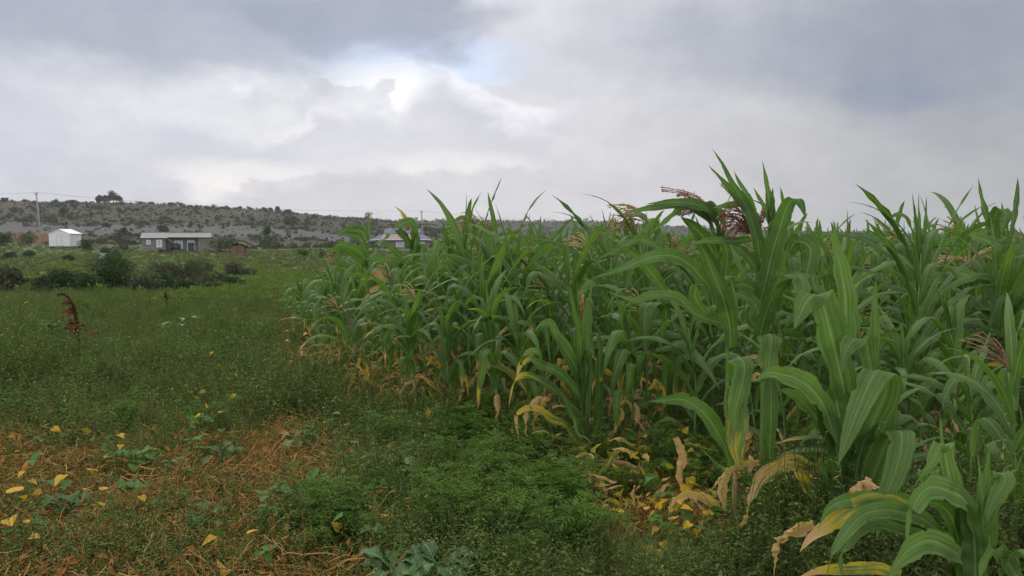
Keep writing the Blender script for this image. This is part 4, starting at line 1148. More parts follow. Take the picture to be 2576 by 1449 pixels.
# --- prototypes: meshes shared by all plants of the same build
def proto(seed, split, **k):
    return [(nm, g_.mesh('maize_' + nm, mt)) for nm, g_, mt in maize_plant_parts(seed, split=split, **k)]
NV = 16
spec = []
for q in range(NV):
    tas = q in (3, 5, 7, 10, 12, 14)
    spec.append(dict(H=1.7, nl=[11, 12, 10, 11, 12, 10, 12, 11, 13, 11, 12, 11, 10, 12, 11, 12][q], dry_n=[2, 3, 4, 3, 2, 5, 3, 4, 2, 5, 3, 4, 3, 2, 4, 3][q], tassel=tas, pale=q in (5, 7, 12), wide=[1, 1.1, .9, 1, 1.15, .95, 1, 1, 1.1, .9, 1, 1.05, 1, 1.1, 1, .95][q]))
FRONT = [dict(H=1.7, nl=[10, 9, 11, 10, 9][q], dry_n=[8, 9, 7, 10, 8][q], tassel=q == 3, pale=True, wide=[1, 1.05, .95, 1, 1.1][q], tips=1) for q in range(5)]
EDGE = [proto(820 + q, True, **FRONT[q]) for q in range(5)]
NEAR = [proto(700 + q, True, **spec[q]) for q in range(NV)]
MASS = [proto(740 + q, False, **spec[q]) for q in range(NV)]

def place_maize(parts, x, y, z, rz, s, label, group):
    root = tag(link('maize_plant', None, loc=(x, y, z), rot=(0, 0, rz), scale=s), label, 'maize plant', group)
    for nm, me in parts: link(nm, me, root)
    return root

def gp(px, py, lift=0.0):
    d = ray(px * 1.4907, py * 1.4907); p = CAM + d * ((lift - 1.6) / d[2]); return p[0], p[1]
# --- hero plants: every leaf drawn as a curve in space
def R6(x, y): return (2400 + x / 1.789, 1400 + y / 1.789)
def R7(x, y): return (2200 + x / 1.571, 540 + y / 1.571)
def R8(x, y): return (950 + x / 1.982, 1000 + y / 1.982)
def R9(x, y): return (1900 + x / 1.61, 1000 + y / 1.61)
def R10(x, y): return (2700 + x / 1.811, 900 + y / 1.811)
SIDE = {'U': (1, .30, 0), 'V': (1, -.45, 0), 'A': (0, 1, .62), 'B': (.35, 1, .40), 'H': (.5, .55, .65), 'D': (.8, .8, .25)}
def hero_leaf(F, pts, d0, d1, w, side='U', tw=0.0, dry=0.0, yel=0.0, tip=0.0, pet=.55, tail=2.2, wave=.10, fold=.2, n=40, rnd=None, depths=None):
    m_ = len(pts)
    dd = np.interp(np.linspace(0, 1, m_), np.linspace(0, 1, len(depths)), depths) if depths is not None else np.linspace(d0, d1, m_)
    P = np.array([at(*F(*p), Y) for p, Y in zip(pts, dd)])
    C = catmull(P, n); t = np.linspace(0, 1, n)
    T = unit(np.gradient(C, axis=0)); S0 = np.array(SIDE[side] if isinstance(side, str) else side, float)
    S = unit(S0 - (T @ S0)[:, None] * T); N = np.cross(S, T)
    a = R(tw) * t
    S = S * np.cos(a)[:, None] + N * np.sin(a)[:, None]
    g_ = Geo()
    q = rng.uniform() if rnd is None else rnd
    if dry > .6: w *= .9; wave = max(wave, .30); fold = .75; C = C + rng.normal(0, .0022, C.shape)
    elif yel > .5: wave = max(wave, .14)
    yl = np.full(n, float(yel)) + tip * .6 * sstep(.45, .9, t); dr = np.full(n, float(dry)) + tip * .9 * sstep(.6, 1, t)
    ribbon(g_, C, w * blade_profile(n, pet, tail), S, np.stack([dr, np.full(n, q), yl, np.zeros(n)], -1), fold, wave, rng.uniform(2.5, 4.5), rng.uniform(0, 6), 0.0, 4)
    return g_

def hero(F, base, stalk, leaves, label, tassels=(), rad=.014, pale=False, red=False, dryst=0.0):
    """stalk: list of (x, y, distance) in the crop F; leaves: argument lists for hero_leaf"""
    o = at(*F(base[0], base[1]), base[2]); o[2] = float(ground_z(o[0], o[1]))
    root = tag(link('maize_plant', None, loc=o), label, 'maize plant', 'maize plants at the near edge of the field')
    P = np.array([o - [0, 0, .04]] + [at(*F(a, b), c_) for a, b, c_ in stalk]); n = 16
    C = catmull(P, n); t = np.linspace(0, 1, n)
    g_ = Geo(); tube(g_, C, rad * (1 - .55 * t) * (1 + .10 * (np.arange(n) % 3 == 0)), 8, np.stack([np.full(n * 8, dryst), np.full(n * 8, .5), np.repeat((.9 if red else .1) * (t < .35), 8), np.zeros(n * 8)], -1))
    link('stalk', g_.mesh('stalk', M_STALK, origin=o), root)
    for a in leaves:
        k = a[-1] if isinstance(a[-1], dict) else {}
        p = a[:-1] if k else a
        FF = k.pop('F', F)
        g_ = hero_leaf(FF, *p, **k)
        isdry = k.get('dry', 0) > .6
        l_ = link('dry_leaf' if isdry else 'leaf', g_.mesh('leaf', M_MAIZE, origin=o), root)
        if k.get('yel', 0) > .5 and not isdry: l_['label'] = 'leaf turning yellow'
    for ts in tassels:
        FF, branches, d, rr = ts
        g_ = Geo()
        for br in [b_ for b_ in branches for _ in range(3)]:
            jx, jy, jd = rng.normal(0, 7), rng.normal(0, 9), rng.normal(0, .05); mm = len(br) - 1
            P = np.array([at(*FF(p[0] + jx * e_ / mm, p[1] + jy * e_ / mm), d + jd * e_ / mm) for e_, p in enumerate(br)]); C = catmull(P, 10)
            tube(g_, C, rr * .62 * (1 + .4 * np.sin(np.arange(10) * 2.3)), 4)
            n = 36; Cs = catmull(P, n)[3:]; Ds = unit(np.gradient(Cs, axis=0) + rng.normal(0, .5, Cs.shape))
            rhomb_leaves(g_, Cs, Ds, [0, .3, 1], .019, .0055, rattr(rng, len(Cs)))
        link('tassel', g_.mesh('tassel', M_TASSEL_PALE if pale else M_TASSEL, origin=o), root)
    return root

# plant with the pale young tassel, standing forward of the edge
hero(R9, (490, 1262, 5.2), [(500, 1100, 5.2), (482, 850, 5.2), (470, 560, 5.22), (462, 330, 5.24)], [
    ([(470, 850), (450, 600), (440, 430), (405, 250), (375, 95)], 5.18, 5.05, .060, 'U'),
    ([(480, 900), (490, 600), (492, 400), (490, 205), (500, 196), (525, 240)], 5.15, 5.05, .075, 'V', {'tail': 5, 'pet': .7}),
    ([(480, 560), (450, 350), (432, 180), (425, 80)], 5.2, 5.2, .035, 'U'), ([(480, 560), (480, 350), (500, 200), (518, 70)], 5.2, 5.25, .035, 'U'),
    ([(520, 900), (560, 560), (620, 450), (655, 330), (720, 235), (800, 190)], 5.2, 5.5, .070, 'B'),
    ([(520, 700), (552, 540), (600, 505), (660, 465), (715, 395)], 5.2, 5.0, .065, 'H'),
    ([(455, 760), (430, 640), (380, 540), (310, 430), (265, 342), (215, 345), (160, 405)], 5.2, 4.95, .095, 'H'),
    ([(440, 700), (330, 470), (262, 345), (240, 352), (250, 450), (262, 580)], 5.25, 5.05, .06, 'U'),
    ([(455, 800), (380, 700), (300, 630), (200, 590), (140, 555), (90, 595), (58, 670)], 5.2, 4.9, .075, 'H', {'tip': .8, 'yel': .2}),
    ([(200, 600), (195, 520), (130, 520), (80, 580), (60, 670)], 5.1, 5.0, .05, 'H', {'tip': .7, 'yel': .4}),
    ([(460, 900), (390, 850), (320, 770), (250, 715), (160, 665), (90, 658), (40, 720), (12, 850)], 5.2, 4.95, .055, 'H', {'tip': .9, 'yel': .35}),
    ([(480, 1030), (440, 980), (400, 900), (350, 800), (310, 740)], 5.2, 5.05, .075, 'H'),
    ([(495, 1140), (410, 1030), (350, 950), (270, 920), (205, 862), (120, 855), (62, 900), (60, 960), (80, 1045)], 5.2, 4.9, .055, 'H', {'yel': .55, 'tip': 1.0}),
    ([(270, 790), (200, 800), (135, 880), (120, 960), (130, 1055)], 5.1, 4.95, .045, 'U', 60, {'dry': 1.0}),
    ([(250, 790), (195, 880), (165, 960), (185, 1015)], 5.15, 5.05, .05, 'U', 90, {'dry': 1.0}),
    ([(500, 1090), (530, 900), (552, 760), (572, 690), (548, 678), (522, 720), (520, 785)], 5.18, 5.05, .048, 'D', {'yel': .45, 'tip': .8}),
    ([(505, 1150), (535, 1000), (556, 850), (560, 600), (552, 425), (522, 412), (500, 490)], 5.17, 5.02, .078, 'D', {'tail': 4}),
    ([(460, 700), (448, 560), (490, 498), (525, 518), (532, 575)], 5.12, 5.0, .06, 'D'),
    ([(480, 1000), (475, 800), (500, 640), (480, 500)], 5.16, 5.12, .06, 'D', {'pet': .8, 'tail': 4}),
    ([(490, 1080), (465, 920), (470, 760), (455, 640)], 5.16, 5.12, .055, 'D', {'pet': .8, 'tail': 4}),
    ([(520, 1160), (555, 1080), (620, 1010), (668, 940), (690, 880), (668, 848), (640, 872)], 5.2, 5.3, .06, 'D', {'dry': 1.0}),
], 'short maize plant with a pale young tassel standing forward of the field edge',
    [(R9, [[(462, 330), (452, 250), (440, 185)], [(462, 320), (462, 240), (465, 165)], [(460, 330), (448, 280), (435, 225)], [(462, 330), (470, 270), (478, 215)], [(460, 310), (446, 240), (452, 180)]], 5.2, .0028)], pale=True, rad=.016)

# plant with yellow and dry leaves behind it
hero(R9, (985, 1105, 5.85), [(975, 950, 5.85), (965, 700, 5.85), (950, 450, 5.9), (930, 200, 5.9), (900, 40, 5.9)], [
    ([(980, 830), (930, 785), (860, 812), (760, 860), (695, 900), (675, 985), (675, 1140)], 5.8, 5.4, .065, 'H', {'yel': .25, 'tip': .5}),
    ([(970, 520), (905, 460), (820, 480), (745, 520), (700, 600), (685, 700), (702, 860)], 5.8, 5.5, .10, 'H', {'yel': .4, 'tip': .5}),
    ([(900, 480), (800, 460), (720, 490), (670, 610), (655, 780)], 5.8, 5.55, .07, 'H'),
    ([(965, 330), (955, 240), (900, 215), (845, 240), (832, 330), (838, 460), (842, 555)], 5.7, 5.4, .115, 'V', {'tip': .3}),
    ([(900, 500), (980, 480), (1060, 460), (1130, 530), (1200, 600), (1288, 740)], 5.6, 5.0, .085, 'H'),
    ([(850, 490), (815, 520), (815, 620), (815, 755)], 5.75, 5.65, .05, 'U', 40, {'yel': .9, 'dry': .3, 'tip': 1}),
    ([(870, 500), (865, 580), (880, 620)], 5.75, 5.7, .04, 'U', 40, {'dry': 1}),
    ([(830, 795), (740, 792), (640, 790), (575, 815)], 5.8, 5.6, .035, 'A', 80, {'dry': 1, 'yel': .8}),
    ([(640, 790), (630, 850), (625, 940)], 5.6, 5.6, .035, 'U', 50, {'dry': 1}),
    ([(1040, 800), (1080, 700), (1130, 610)], 5.7, 5.6, .04, 'D', 60, {'dry': 1}),
    ([(990, 1000), (960, 800), (960, 600), (955, 400), (925, 260)], 5.85, 5.75, .085, 'U'),
    ([(970, 900), (985, 700), (1000, 500), (990, 300)], 5.87, 5.8, .09, 'V'),
    ([(1010, 1050), (1040, 1100), (1060, 1180), (1040, 1260), (1060, 1350)], 5.5, 5.2, .055, 'U', 80, {'dry': 1}),
    ([(940, 770), (850, 700), (770, 665), (725, 670)], 5.9, 5.8, .03, 'A', 40, {'dry': 1}),
    ([(900, 700), (930, 740), (950, 775)], 5.85, 5.8, .03, 'A', {'dry': 1}),
], 'maize plant with a spotted folded leaf and hanging yellow leaves, behind the pale tasselled one', red=True)

# tall tasselled plant bent to the left
hero(R7, (830, 1600, 4.75), [(830, 1300, 4.75), (815, 1000, 4.75), (790, 760, 4.72), (760, 560, 4.7), (735, 460, 4.68), (712, 380, 4.66)], [
    ([(850, 1200), (840, 1060), (800, 900), (735, 740), (690, 630), (650, 560), (622, 500)], 4.65, 4.5, .125, 'U', {'rnd': .25}),
    ([(760, 720), (735, 620), (680, 540), (610, 470), (552, 428)], 4.7, 4.55, .095, 'U', {'rnd': .2}),
    ([(970, 560), (870, 572), (740, 568), (605, 590)], 4.55, 4.35, .055, 'H', {'rnd': .7}),
    ([(775, 640), (765, 470), (715, 385), (620, 352), (500, 345), (355, 352)], 4.65, 4.3, .075, 'H'),
    ([(745, 520), (700, 420), (600, 358), (400, 374), (200, 412)], 4.66, 4.25, .06, 'H', {'rnd': .6}),
    ([(700, 440), (600, 362), (530, 392), (465, 450), (378, 522)], 4.6, 4.3, .05, 'H', 30, {'rnd': .9}),
    ([(790, 560), (800, 450), (740, 360), (680, 350)], 4.62, 4.5, .07, 'D', {'rnd': .2}),
    ([(780, 900), (690, 800), (600, 705), (500, 658), (380, 668), (220, 730), (35, 792)], 4.7, 4.1, .085, 'H', {'rnd': .5}),
    ([(800, 1050), (740, 1040), (640, 1000), (530, 905), (380, 890), (280, 920), (120, 870)], 4.7, 4.35, .07, 'H', {'rnd': .8}),
    ([(820, 780), (830, 650), (790, 530), (760, 430)], 4.7, 4.65, .06, 'V', {'rnd': .2}),
    ([(700, 1000), (640, 900), (660, 830), (690, 850), (720, 950)], 4.8, 4.65, .08, 'V', {'rnd': .9}),
    ([(470, 880), (400, 780), (330, 700), (250, 630), (170, 600)], 5.2, 5.0, .08, 'U', {'rnd': .3}),
    ([(460, 700), (430, 620), (350, 570), (280, 570), (170, 625), (60, 680)], 5.3, 5.0, .06, 'H', {'rnd': .5}),
], 'tall dark green maize plant whose red brown tassel droops to the left',
    [(R7, [[(730, 470), (712, 370), (650, 310), (560, 285), (445, 270)], [(728, 450), (700, 370), (640, 325), (570, 300), (530, 305)], [(725, 440), (690, 370), (620, 330), (530, 335)],
           [(722, 440), (690, 385), (630, 355), (560, 345)], [(720, 430), (690, 395), (640, 378), (590, 385), (545, 420)], [(722, 440), (690, 410), (640, 395), (600, 400), (560, 412)], [(726, 450), (705, 400), (660, 345), (600, 312)],
           [(724, 440), (695, 400), (650, 385), (600, 410), (540, 425)], [(730, 480), (722, 420), (700, 380), (655, 330)], [(735, 500), (725, 430), (705, 390), (670, 350)]], 4.6, .0042)], rad=.015)

# tallest plant, spear leaves against the sky and a tassel combed to the left
hero(R7, (1040, 1560, 4.5), [(1040, 1300, 4.5), (1030, 1000, 4.5), (1032, 740, 4.5), (1020, 560, 4.5), (985, 420, 4.5)], [
    ([(1035, 760), (1010, 600), (970, 440), (925, 340), (860, 240), (800, 120), (740, 28)], 4.45, 4.25, .075, 'U', {'pet': .7, 'tail': 1.3}),
    ([(1025, 560), (985, 420), (940, 300), (890, 210), (868, 158)], 4.45, 4.35, .06, 'U', {'tail': 1.4}),
    ([(1000, 480), (940, 380), (870, 290), (800, 210), (713, 122)], 4.5, 4.3, .055, 'V', {'tail': 1.4}),
    ([(950, 360), (900, 350), (830, 365), (738, 376)], 4.48, 4.35, .05, 'H', {'rnd': .8}),
    ([(1020, 940), (1050, 830), (1090, 660), (1130, 520), (1180, 370), (1225, 322), (1262, 350), (1292, 440)], 4.4, 4.15, .10, 'V', {'tail': 3, 'rnd': .2}),
    ([(1010, 1010), (1035, 880), (1080, 720), (1110, 600)], 4.42, 4.38, .085, 'U', {'pet': .8, 'rnd': .3}),
    ([(1090, 520), (1085, 420), (1065, 270), (1034, 92)], 4.55, 4.55, .055, 'U', {'pet': .8, 'tail': 1.4}),
    ([(1095, 500), (1050, 380), (1010, 310), (983, 255)], 4.55, 4.5, .035, 'U'), ([(1120, 560), (1160, 400), (1152, 320), (1140, 248)], 4.6, 4.55, .04, 'U'),
    ([(1080, 520), (1090, 400), (1092, 320), (1096, 255)], 4.55, 4.5, .045, 'U'), ([(1060, 600), (1070, 480), (1110, 440), (1180, 450), (1215, 490)], 4.55, 4.45, .07, 'H'),
    ([(1030, 800), (960, 680), (900, 620), (840, 590)], 4.48, 4.3, .08, 'H', {'rnd': .3}),
    ([(1060, 900), (1125, 770), (1165, 640), (1215, 572), (1285, 580)], 4.45, 4.2, .065, 'D', {'rnd': .9}),
    ([(1190, 640), (1230, 580), (1290, 585), (1320, 640), (1290, 790)], 4.4, 4.3, .11, 'V', {'tail': 4, 'rnd': .2}),
    ([(1020, 1130), (1045, 1030), (1090, 910), (1150, 840), (1215, 780)], 4.3, 4.1, .115, 'U', {'pet': .8, 'tail': 4, 'rnd': .2}),
    ([(1120, 778), (1200, 772), (1260, 780), (1275, 850), (1245, 970)], 4.1, 3.95, .095, 'U', {'tail': 4, 'rnd': .9}),
    ([(1330, 770), (1345, 840), (1370, 880)], 4.2, 4.2, .05, 'U', {'rnd': .5}), ([(1120, 780), (1230, 765), (1330, 775)], 4.15, 4.1, .045, 'H', {'rnd': .3}),
    ([(1020, 900), (980, 850), (920, 828), (850, 838)], 4.45, 4.25, .075, 'H', {'rnd': .3}), ([(1030, 1060), (1000, 960), (940, 900), (870, 880)], 4.4, 4.2, .09, 'H', {'rnd': .9}),
    ([(1030, 1120), (960, 1010), (1010, 920), (1040, 960)], 4.4, 4.35, .06, 'V', {'rnd': .9}),
], 'tallest maize plant with spear leaves against the sky and a comb like red tassel',
    [(R7, [[(960, 520), (930, 430), (880, 395), (800, 400)], [(955, 520), (920, 430), (860, 410), (785, 420)], [(955, 525), (915, 445), (850, 428), (780, 438)], [(952, 525), (910, 460), (850, 445), (790, 462)],
           [(950, 525), (905, 475), (850, 460), (800, 490)], [(950, 530), (905, 488), (850, 478), (800, 520)], [(960, 530), (940, 450), (900, 385), (820, 348)], [(960, 530), (945, 430), (905, 350), (850, 290), (798, 230)],
           [(962, 530), (948, 440), (910, 370), (860, 320)], [(950, 530), (910, 500), (860, 500), (820, 545)], [(955, 530), (925, 505), (880, 520), (850, 555)], [(1010, 470), (1030, 420), (1035, 400)], [(1015, 480), (1045, 430), (1030, 395)]], 4.45, .0040)], rad=.016)

# plant with the hanging folded yellow striped leaf and a dry tan base
hero(R6, (648, 1310, 3.78), [(640, 1200, 3.78), (632, 950, 3.8), (640, 700, 3.85), (650, 300, 3.9), (660, 0, 3.95)], [
    ([(660, 60), (640, -40), (650, -110), (700, -60), (690, 60), (640, 250), (640, 400)], 3.85, 3.6, .11, 'U', {'F': R6, 'tail': 3.5, 'rnd': .95}),
    ([(690, 190), (660, 90), (640, 180), (648, 330), (640, 470), (665, 640)], 3.75, 3.6, .115, 'V', {'yel': .45, 'tip': .2, 'rnd': .8, 'tail': 3}),
    ([(800, 60), (860, -40), (880, 100), (880, 330), (870, 560), (880, 800), (868, 1140)], 3.95, 3.75, .085, 'U', {'tip': .5, 'rnd': .3, 'tail': 3}),
    ([(880, -150), (860, -260), (880, -240), (870, -100), (850, 60)], 4.1, 3.95, .13, 'U', {'rnd': .95, 'tail': 4}),
    ([(610, 640), (560, 470), (440, 280), (300, 180), (190, 178), (60, 190)], 3.8, 3.45, .095, 'H', {'rnd': .35}),
    ([(1250, 630), (1130, 640), (1020, 590), (920, 625), (820, 700), (750, 850), (700, 990), (600, 1050)], 3.7, 3.35, .085, 'H', 40, {'yel': .6, 'dry': .55}),
    ([(800, 600), (700, 598), (620, 622), (540, 690), (470, 790)], 3.75, 3.55, .045, 'H', 70, {'dry': 1}),
    ([(560, 945), (500, 890), (420, 830), (320, 800), (250, 830), (180, 965)], 3.72, 3.5, .05, 'H', 50, {'dry': 1}),
    ([(600, 640), (560, 780), (580, 900), (560, 1040), (600, 1140), (680, 1260)], 3.7, 3.6, .05, 'V', 120, {'dry': .75, 'yel': .7}),
    ([(240, 440), (290, 560), (270, 690), (300, 800)], 3.9, 3.8, .05, 'V', 60, {'dry': 1}),
    ([(790, 0), (720, 50), (660, 100)], 3.8, 3.7, .03, 'H', {'dry': .7}),
    ([(640, 1000), (610, 1060), (580, 960)], 3.76, 3.7, .04, 'U', {'dry': 1}),
    ([(740, 380), (700, 500), (660, 620)], 3.95, 3.9, .045, 'V', 30, {'dry': .8}),
], 'maize plant with a dry tan lower stalk and a hanging leaf striped yellow', rad=.017, dryst=.95)

# bright green plant in front
hero(R6, (1385, 1290, 3.85), [(1375, 1000, 3.8), (1365, 600, 3.75), (1370, 200, 3.75)], [
    ([(1530, 1180), (1522, 900), (1490, 700), (1462, 570), (1464, 465)], 3.7, 3.6, .115, 'U', {'F': R7, 'pet': .8, 'tail': 1.8, 'rnd': 1}),
    ([(1520, 1480), (1470, 1250), (1420, 1050), (1385, 930), (1350, 885), (1300, 920), (1260, 1000), (1220, 1092)], 3.6, 3.35, .16, 'U', {'F': R7, 'pet': .7, 'tail': 3, 'rnd': .55}),
    ([(1690, 1360), (1698, 1100), (1700, 920), (1706, 785)], 3.7, 3.65, .05, 'V', {'F': R7, 'tail': 1.6, 'rnd': 1}),
    ([(1690, 1400), (1660, 1250), (1640, 1160), (1580, 1152), (1530, 1220), (1508, 1350)], 3.65, 3.45, .10, 'U', {'F': R7, 'tail': 3, 'rnd': .9}),
    ([(1480, 560), (1560, 330), (1640, 150), (1650, 30), (1590, -20), (1500, 150), (1410, 380), (1325, 625)], 3.6, 3.2, .13, 'V', {'pet': .7, 'tail': 2.6, 'rnd': .85}),
    ([(1590, 720), (1620, 450), (1640, 200), (1600, 60)], 3.7, 3.6, .13, 'U', {'pet': .9, 'tail': 4, 'rnd': .6}),
    ([(1370, 860), (1340, 620), (1300, 430), (1230, 270), (1160, 150)], 3.6, 3.5, .135, 'U', {'pet': .8, 'tail': 3, 'rnd': .05}),
    ([(1380, 700), (1350, 400), (1320, 200), (1280, 0)], 3.65, 3.6, .15, 'U', {'pet': .8, 'tail': 4, 'rnd': .1}),
    ([(1400, 900), (1300, 760), (1230, 660), (1190, 580)], 3.6, 3.5, .12, 'D', {'rnd': .05}),
    ([(1430, 760), (1470, 560), (1520, 420), (1600, 330)], 3.62, 3.5, .13, 'U', {'pet': .8, 'rnd': .2}),
    ([(1330, 480), (1240, 240), (1160, 120), (1050, 40), (960, 10), (865, -5), (760, 60)], 3.55, 3.1, .115, 'H', {'rnd': .75, 'tip': .3, 'yel': .25}),
    ([(1290, 520), (1200, 330), (1100, 200), (1000, 130), (940, 110)], 3.6, 3.4, .10, 'H', {'rnd': .95}),
    ([(1500, 940), (1540, 760), (1590, 620), (1660, 450), (1720, 380), (1760, 430), (1720, 640), (1620, 900), (1590, 1120)], 3.6, 3.15, .115, 'V', {'tip': .5, 'rnd': .95, 'tail': 3}),
    ([(1420, 700), (1480, 400), (1540, 200), (1560, 40)], 3.75, 3.7, .12, 'U', {'rnd': .7, 'pet': .9, 'tail': 3}),
    ([(1310, 1000), (1200, 860), (1100, 730), (1030, 660)], 3.7, 3.4, .10, 'H', {'yel': .4, 'rnd': .3, 'tip': .6}),
    ([(1150, 260), (1080, 100), (960, 0), (880, -60)], 3.75, 3.6, .05, 'H', {'rnd': .4}),
], 'broad leaved bright green maize plant in front with a translucent upright leaf', rad=.018)

# lowest plant at the bottom right corner
hero(R6, (2140, 1900, 2.85), [(2150, 1500, 2.85), (2140, 1100, 2.85), (2110, 850, 2.85)], [
    ([(2240, 1050), (2180, 860), (2090, 800), (1960, 762), (1870, 830), (1815, 960), (1790, 1165)], 2.75, 2.45, .085, 'H', {'pet': .8, 'tail': 3.5, 'rnd': .9}),
    ([(2150, 1225), (2060, 1170), (1950, 1125), (1850, 1150), (1750, 1240), (1660, 1390)], 2.7, 2.4, .085, 'H', {'pet': .7, 'tail': 3.5, 'rnd': 1}),
    ([(2130, 1000), (2100, 800), (2060, 620), (2040, 485), (2020, 486), (1960, 600), (1840, 755)], 2.8, 2.7, .078, 'U', {'pet': .9, 'tail': 2.6, 'rnd': 1}),
    ([(2250, 1250), (2310, 950), (2285, 730), (2264, 535)], 2.8, 2.8, .05, 'U', {'tail': 1.5, 'rnd': .9}), ([(2270, 1200), (2300, 900), (2330, 640), (2346, 465)], 2.82, 2.8, .04, 'V', {'tail': 1.5, 'rnd': .7}),
    ([(2060, 760), (2040, 600), (2020, 400), (2012, 270)], 2.9, 2.9, .022, 'U', {'rnd': 1}),
    ([(2180, 1500), (2280, 1200), (2360, 1000), (2430, 860), (2500, 700), (2590, 480)], 2.8, 2.6, .055, 'D', {'rnd': .8}),
    ([(2060, 1100), (1900, 980), (1780, 940), (1650, 918), (1500, 950), (1380, 1070), (1300, 1200), (1245, 1390)], 2.8, 2.5, .065, 'H', {'rnd': .8}),
    ([(2050, 1160), (1900, 1060), (1780, 1030), (1610, 982), (1480, 1030), (1400, 1130), (1350, 1250), (1360, 1390)], 2.8, 2.55, .075, 'H', {'rnd': .6}),
    ([(2000, 1120), (1800, 900), (1640, 860), (1400, 850), (1260, 915), (1195, 1045)], 2.85, 2.6, .075, 'H', {'rnd': .5, 'yel': .15}),
    ([(1900, 1000), (1700, 880), (1460, 905), (1300, 1000), (1150, 1100), (1070, 1200)], 2.75, 2.6, .08, 'H', {'yel': .55, 'dry': .38, 'tip': .5}),
    ([(1290, 930), (1390, 810), (1470, 728), (1610, 770)], 2.95, 2.8, .075, 'H', {'dry': .75, 'yel': .5, 'tail': 5}),
    ([(1750, 1350), (1600, 1310), (1400, 1312), (1200, 1325), (1050, 1375)], 2.7, 2.55, .045, 'H', {'yel': .6, 'dry': .3, 'tip': .5}),
    ([(1160, 1010), (1050, 1040), (970, 1060), (940, 1150), (900, 1360)], 3.0, 2.85, .055, 'H', 60, {'dry': .95}),
    ([(2160, 1350), (2130, 1100), (2080, 950), (2000, 880), (1900, 860)], 2.8, 2.7, .085, 'U', {'rnd': .2}),
    ([(2170, 1400), (2190, 1150), (2160, 950), (2140, 800)], 2.78, 2.74, .09, 'U', {'pet': .9, 'rnd': .35}),
    ([(2250, 1380), (2240, 1100), (2180, 900), (2110, 860)], 2.74, 2.7, .085, 'V', {'pet': .9, 'rnd': .1}),
    ([(2350, 1150), (2330, 900), (2350, 720), (2410, 665), (2450, 720), (2350, 900), (2330, 1000)], 2.9, 2.75, .08, 'V', {'tail': 3, 'rnd': .95}),
    ([(2560, 1400), (2450, 1250), (2380, 1180), (2300, 1300), (2280, 1400)], 2.6, 2.5, .06, 'U', {'rnd': .7}),
    ([(2440, 1350), (2490, 1220), (2560, 1180), (2640, 1250)], 2.6, 2.5, .09, 'U', {'rnd': .95}),
    ([(2000, 800), (1960, 690), (1930, 670), (1940, 800), (1920, 900)], 2.95, 2.85, .075, 'U', {'rnd': .95}),
], 'low broad leaved maize plant filling the bottom right corner', rad=.018)

# plants of the second row on the right
hero(R10, (1300, 1330, 6.2), [(1300, 1100, 6.2), (1295, 800, 6.2), (1290, 500, 6.2)], [
    ([(1290, 900), (1292, 620), (1290, 470), (1330, 425), (1360, 470), (1400, 560), (1442, 665)], 6.1, 5.9, .10, 'U', {'pet': .8, 'tail': 2.6, 'rnd': 1}),
    ([(1300, 600), (1290, 450), (1284, 290)], 6.2, 6.2, .03, 'U', {'rnd': 1}),
    ([(1290, 1180), (1240, 1000), (1190, 800), (1200, 660), (1225, 640)], 6.1, 6.0, .095, 'U', {'rnd': .1, 'tail': 4}),
    ([(1300, 1180), (1330, 950), (1390, 760), (1430, 640), (1520, 500)], 6.2, 6.2, .07, 'V', {'rnd': .15}),
    ([(1310, 1240), (1270, 1100), (1200, 960), (1165, 880)], 6.1, 5.9, .09, 'U', {'rnd': .1}),
    ([(1320, 1250), (1370, 1080), (1440, 950), (1490, 935), (1570, 960), (1605, 1010)], 6.1, 5.8, .085, 'D', {'rnd': .8}),
    ([(1350, 1250), (1400, 1100), (1470, 940), (1400, 1100), (1350, 1255)], 6.0, 5.9, .06, 'V', {'rnd': .3}),
    ([(1430, 880), (1350, 830), (1260, 785), (1180, 778), (1060, 820)], 5.9, 5.6, .08, 'H', {'rnd': 1}),
    ([(1200, 640), (1120, 610), (1010, 610), (925, 668)], 6.3, 6.2, .05, 'H', {'dry': 1}), ([(1120, 620), (1145, 640), (1140, 750)], 6.3, 6.25, .10, 'U', {'dry': 1}),
    ([(1110, 640), (1112, 720), (1135, 790)], 6.25, 6.2, .03, 'U', {'dry': .4}),
], 'maize plant with a bright folded leaf and a dry leaf, right of broad leaved one')
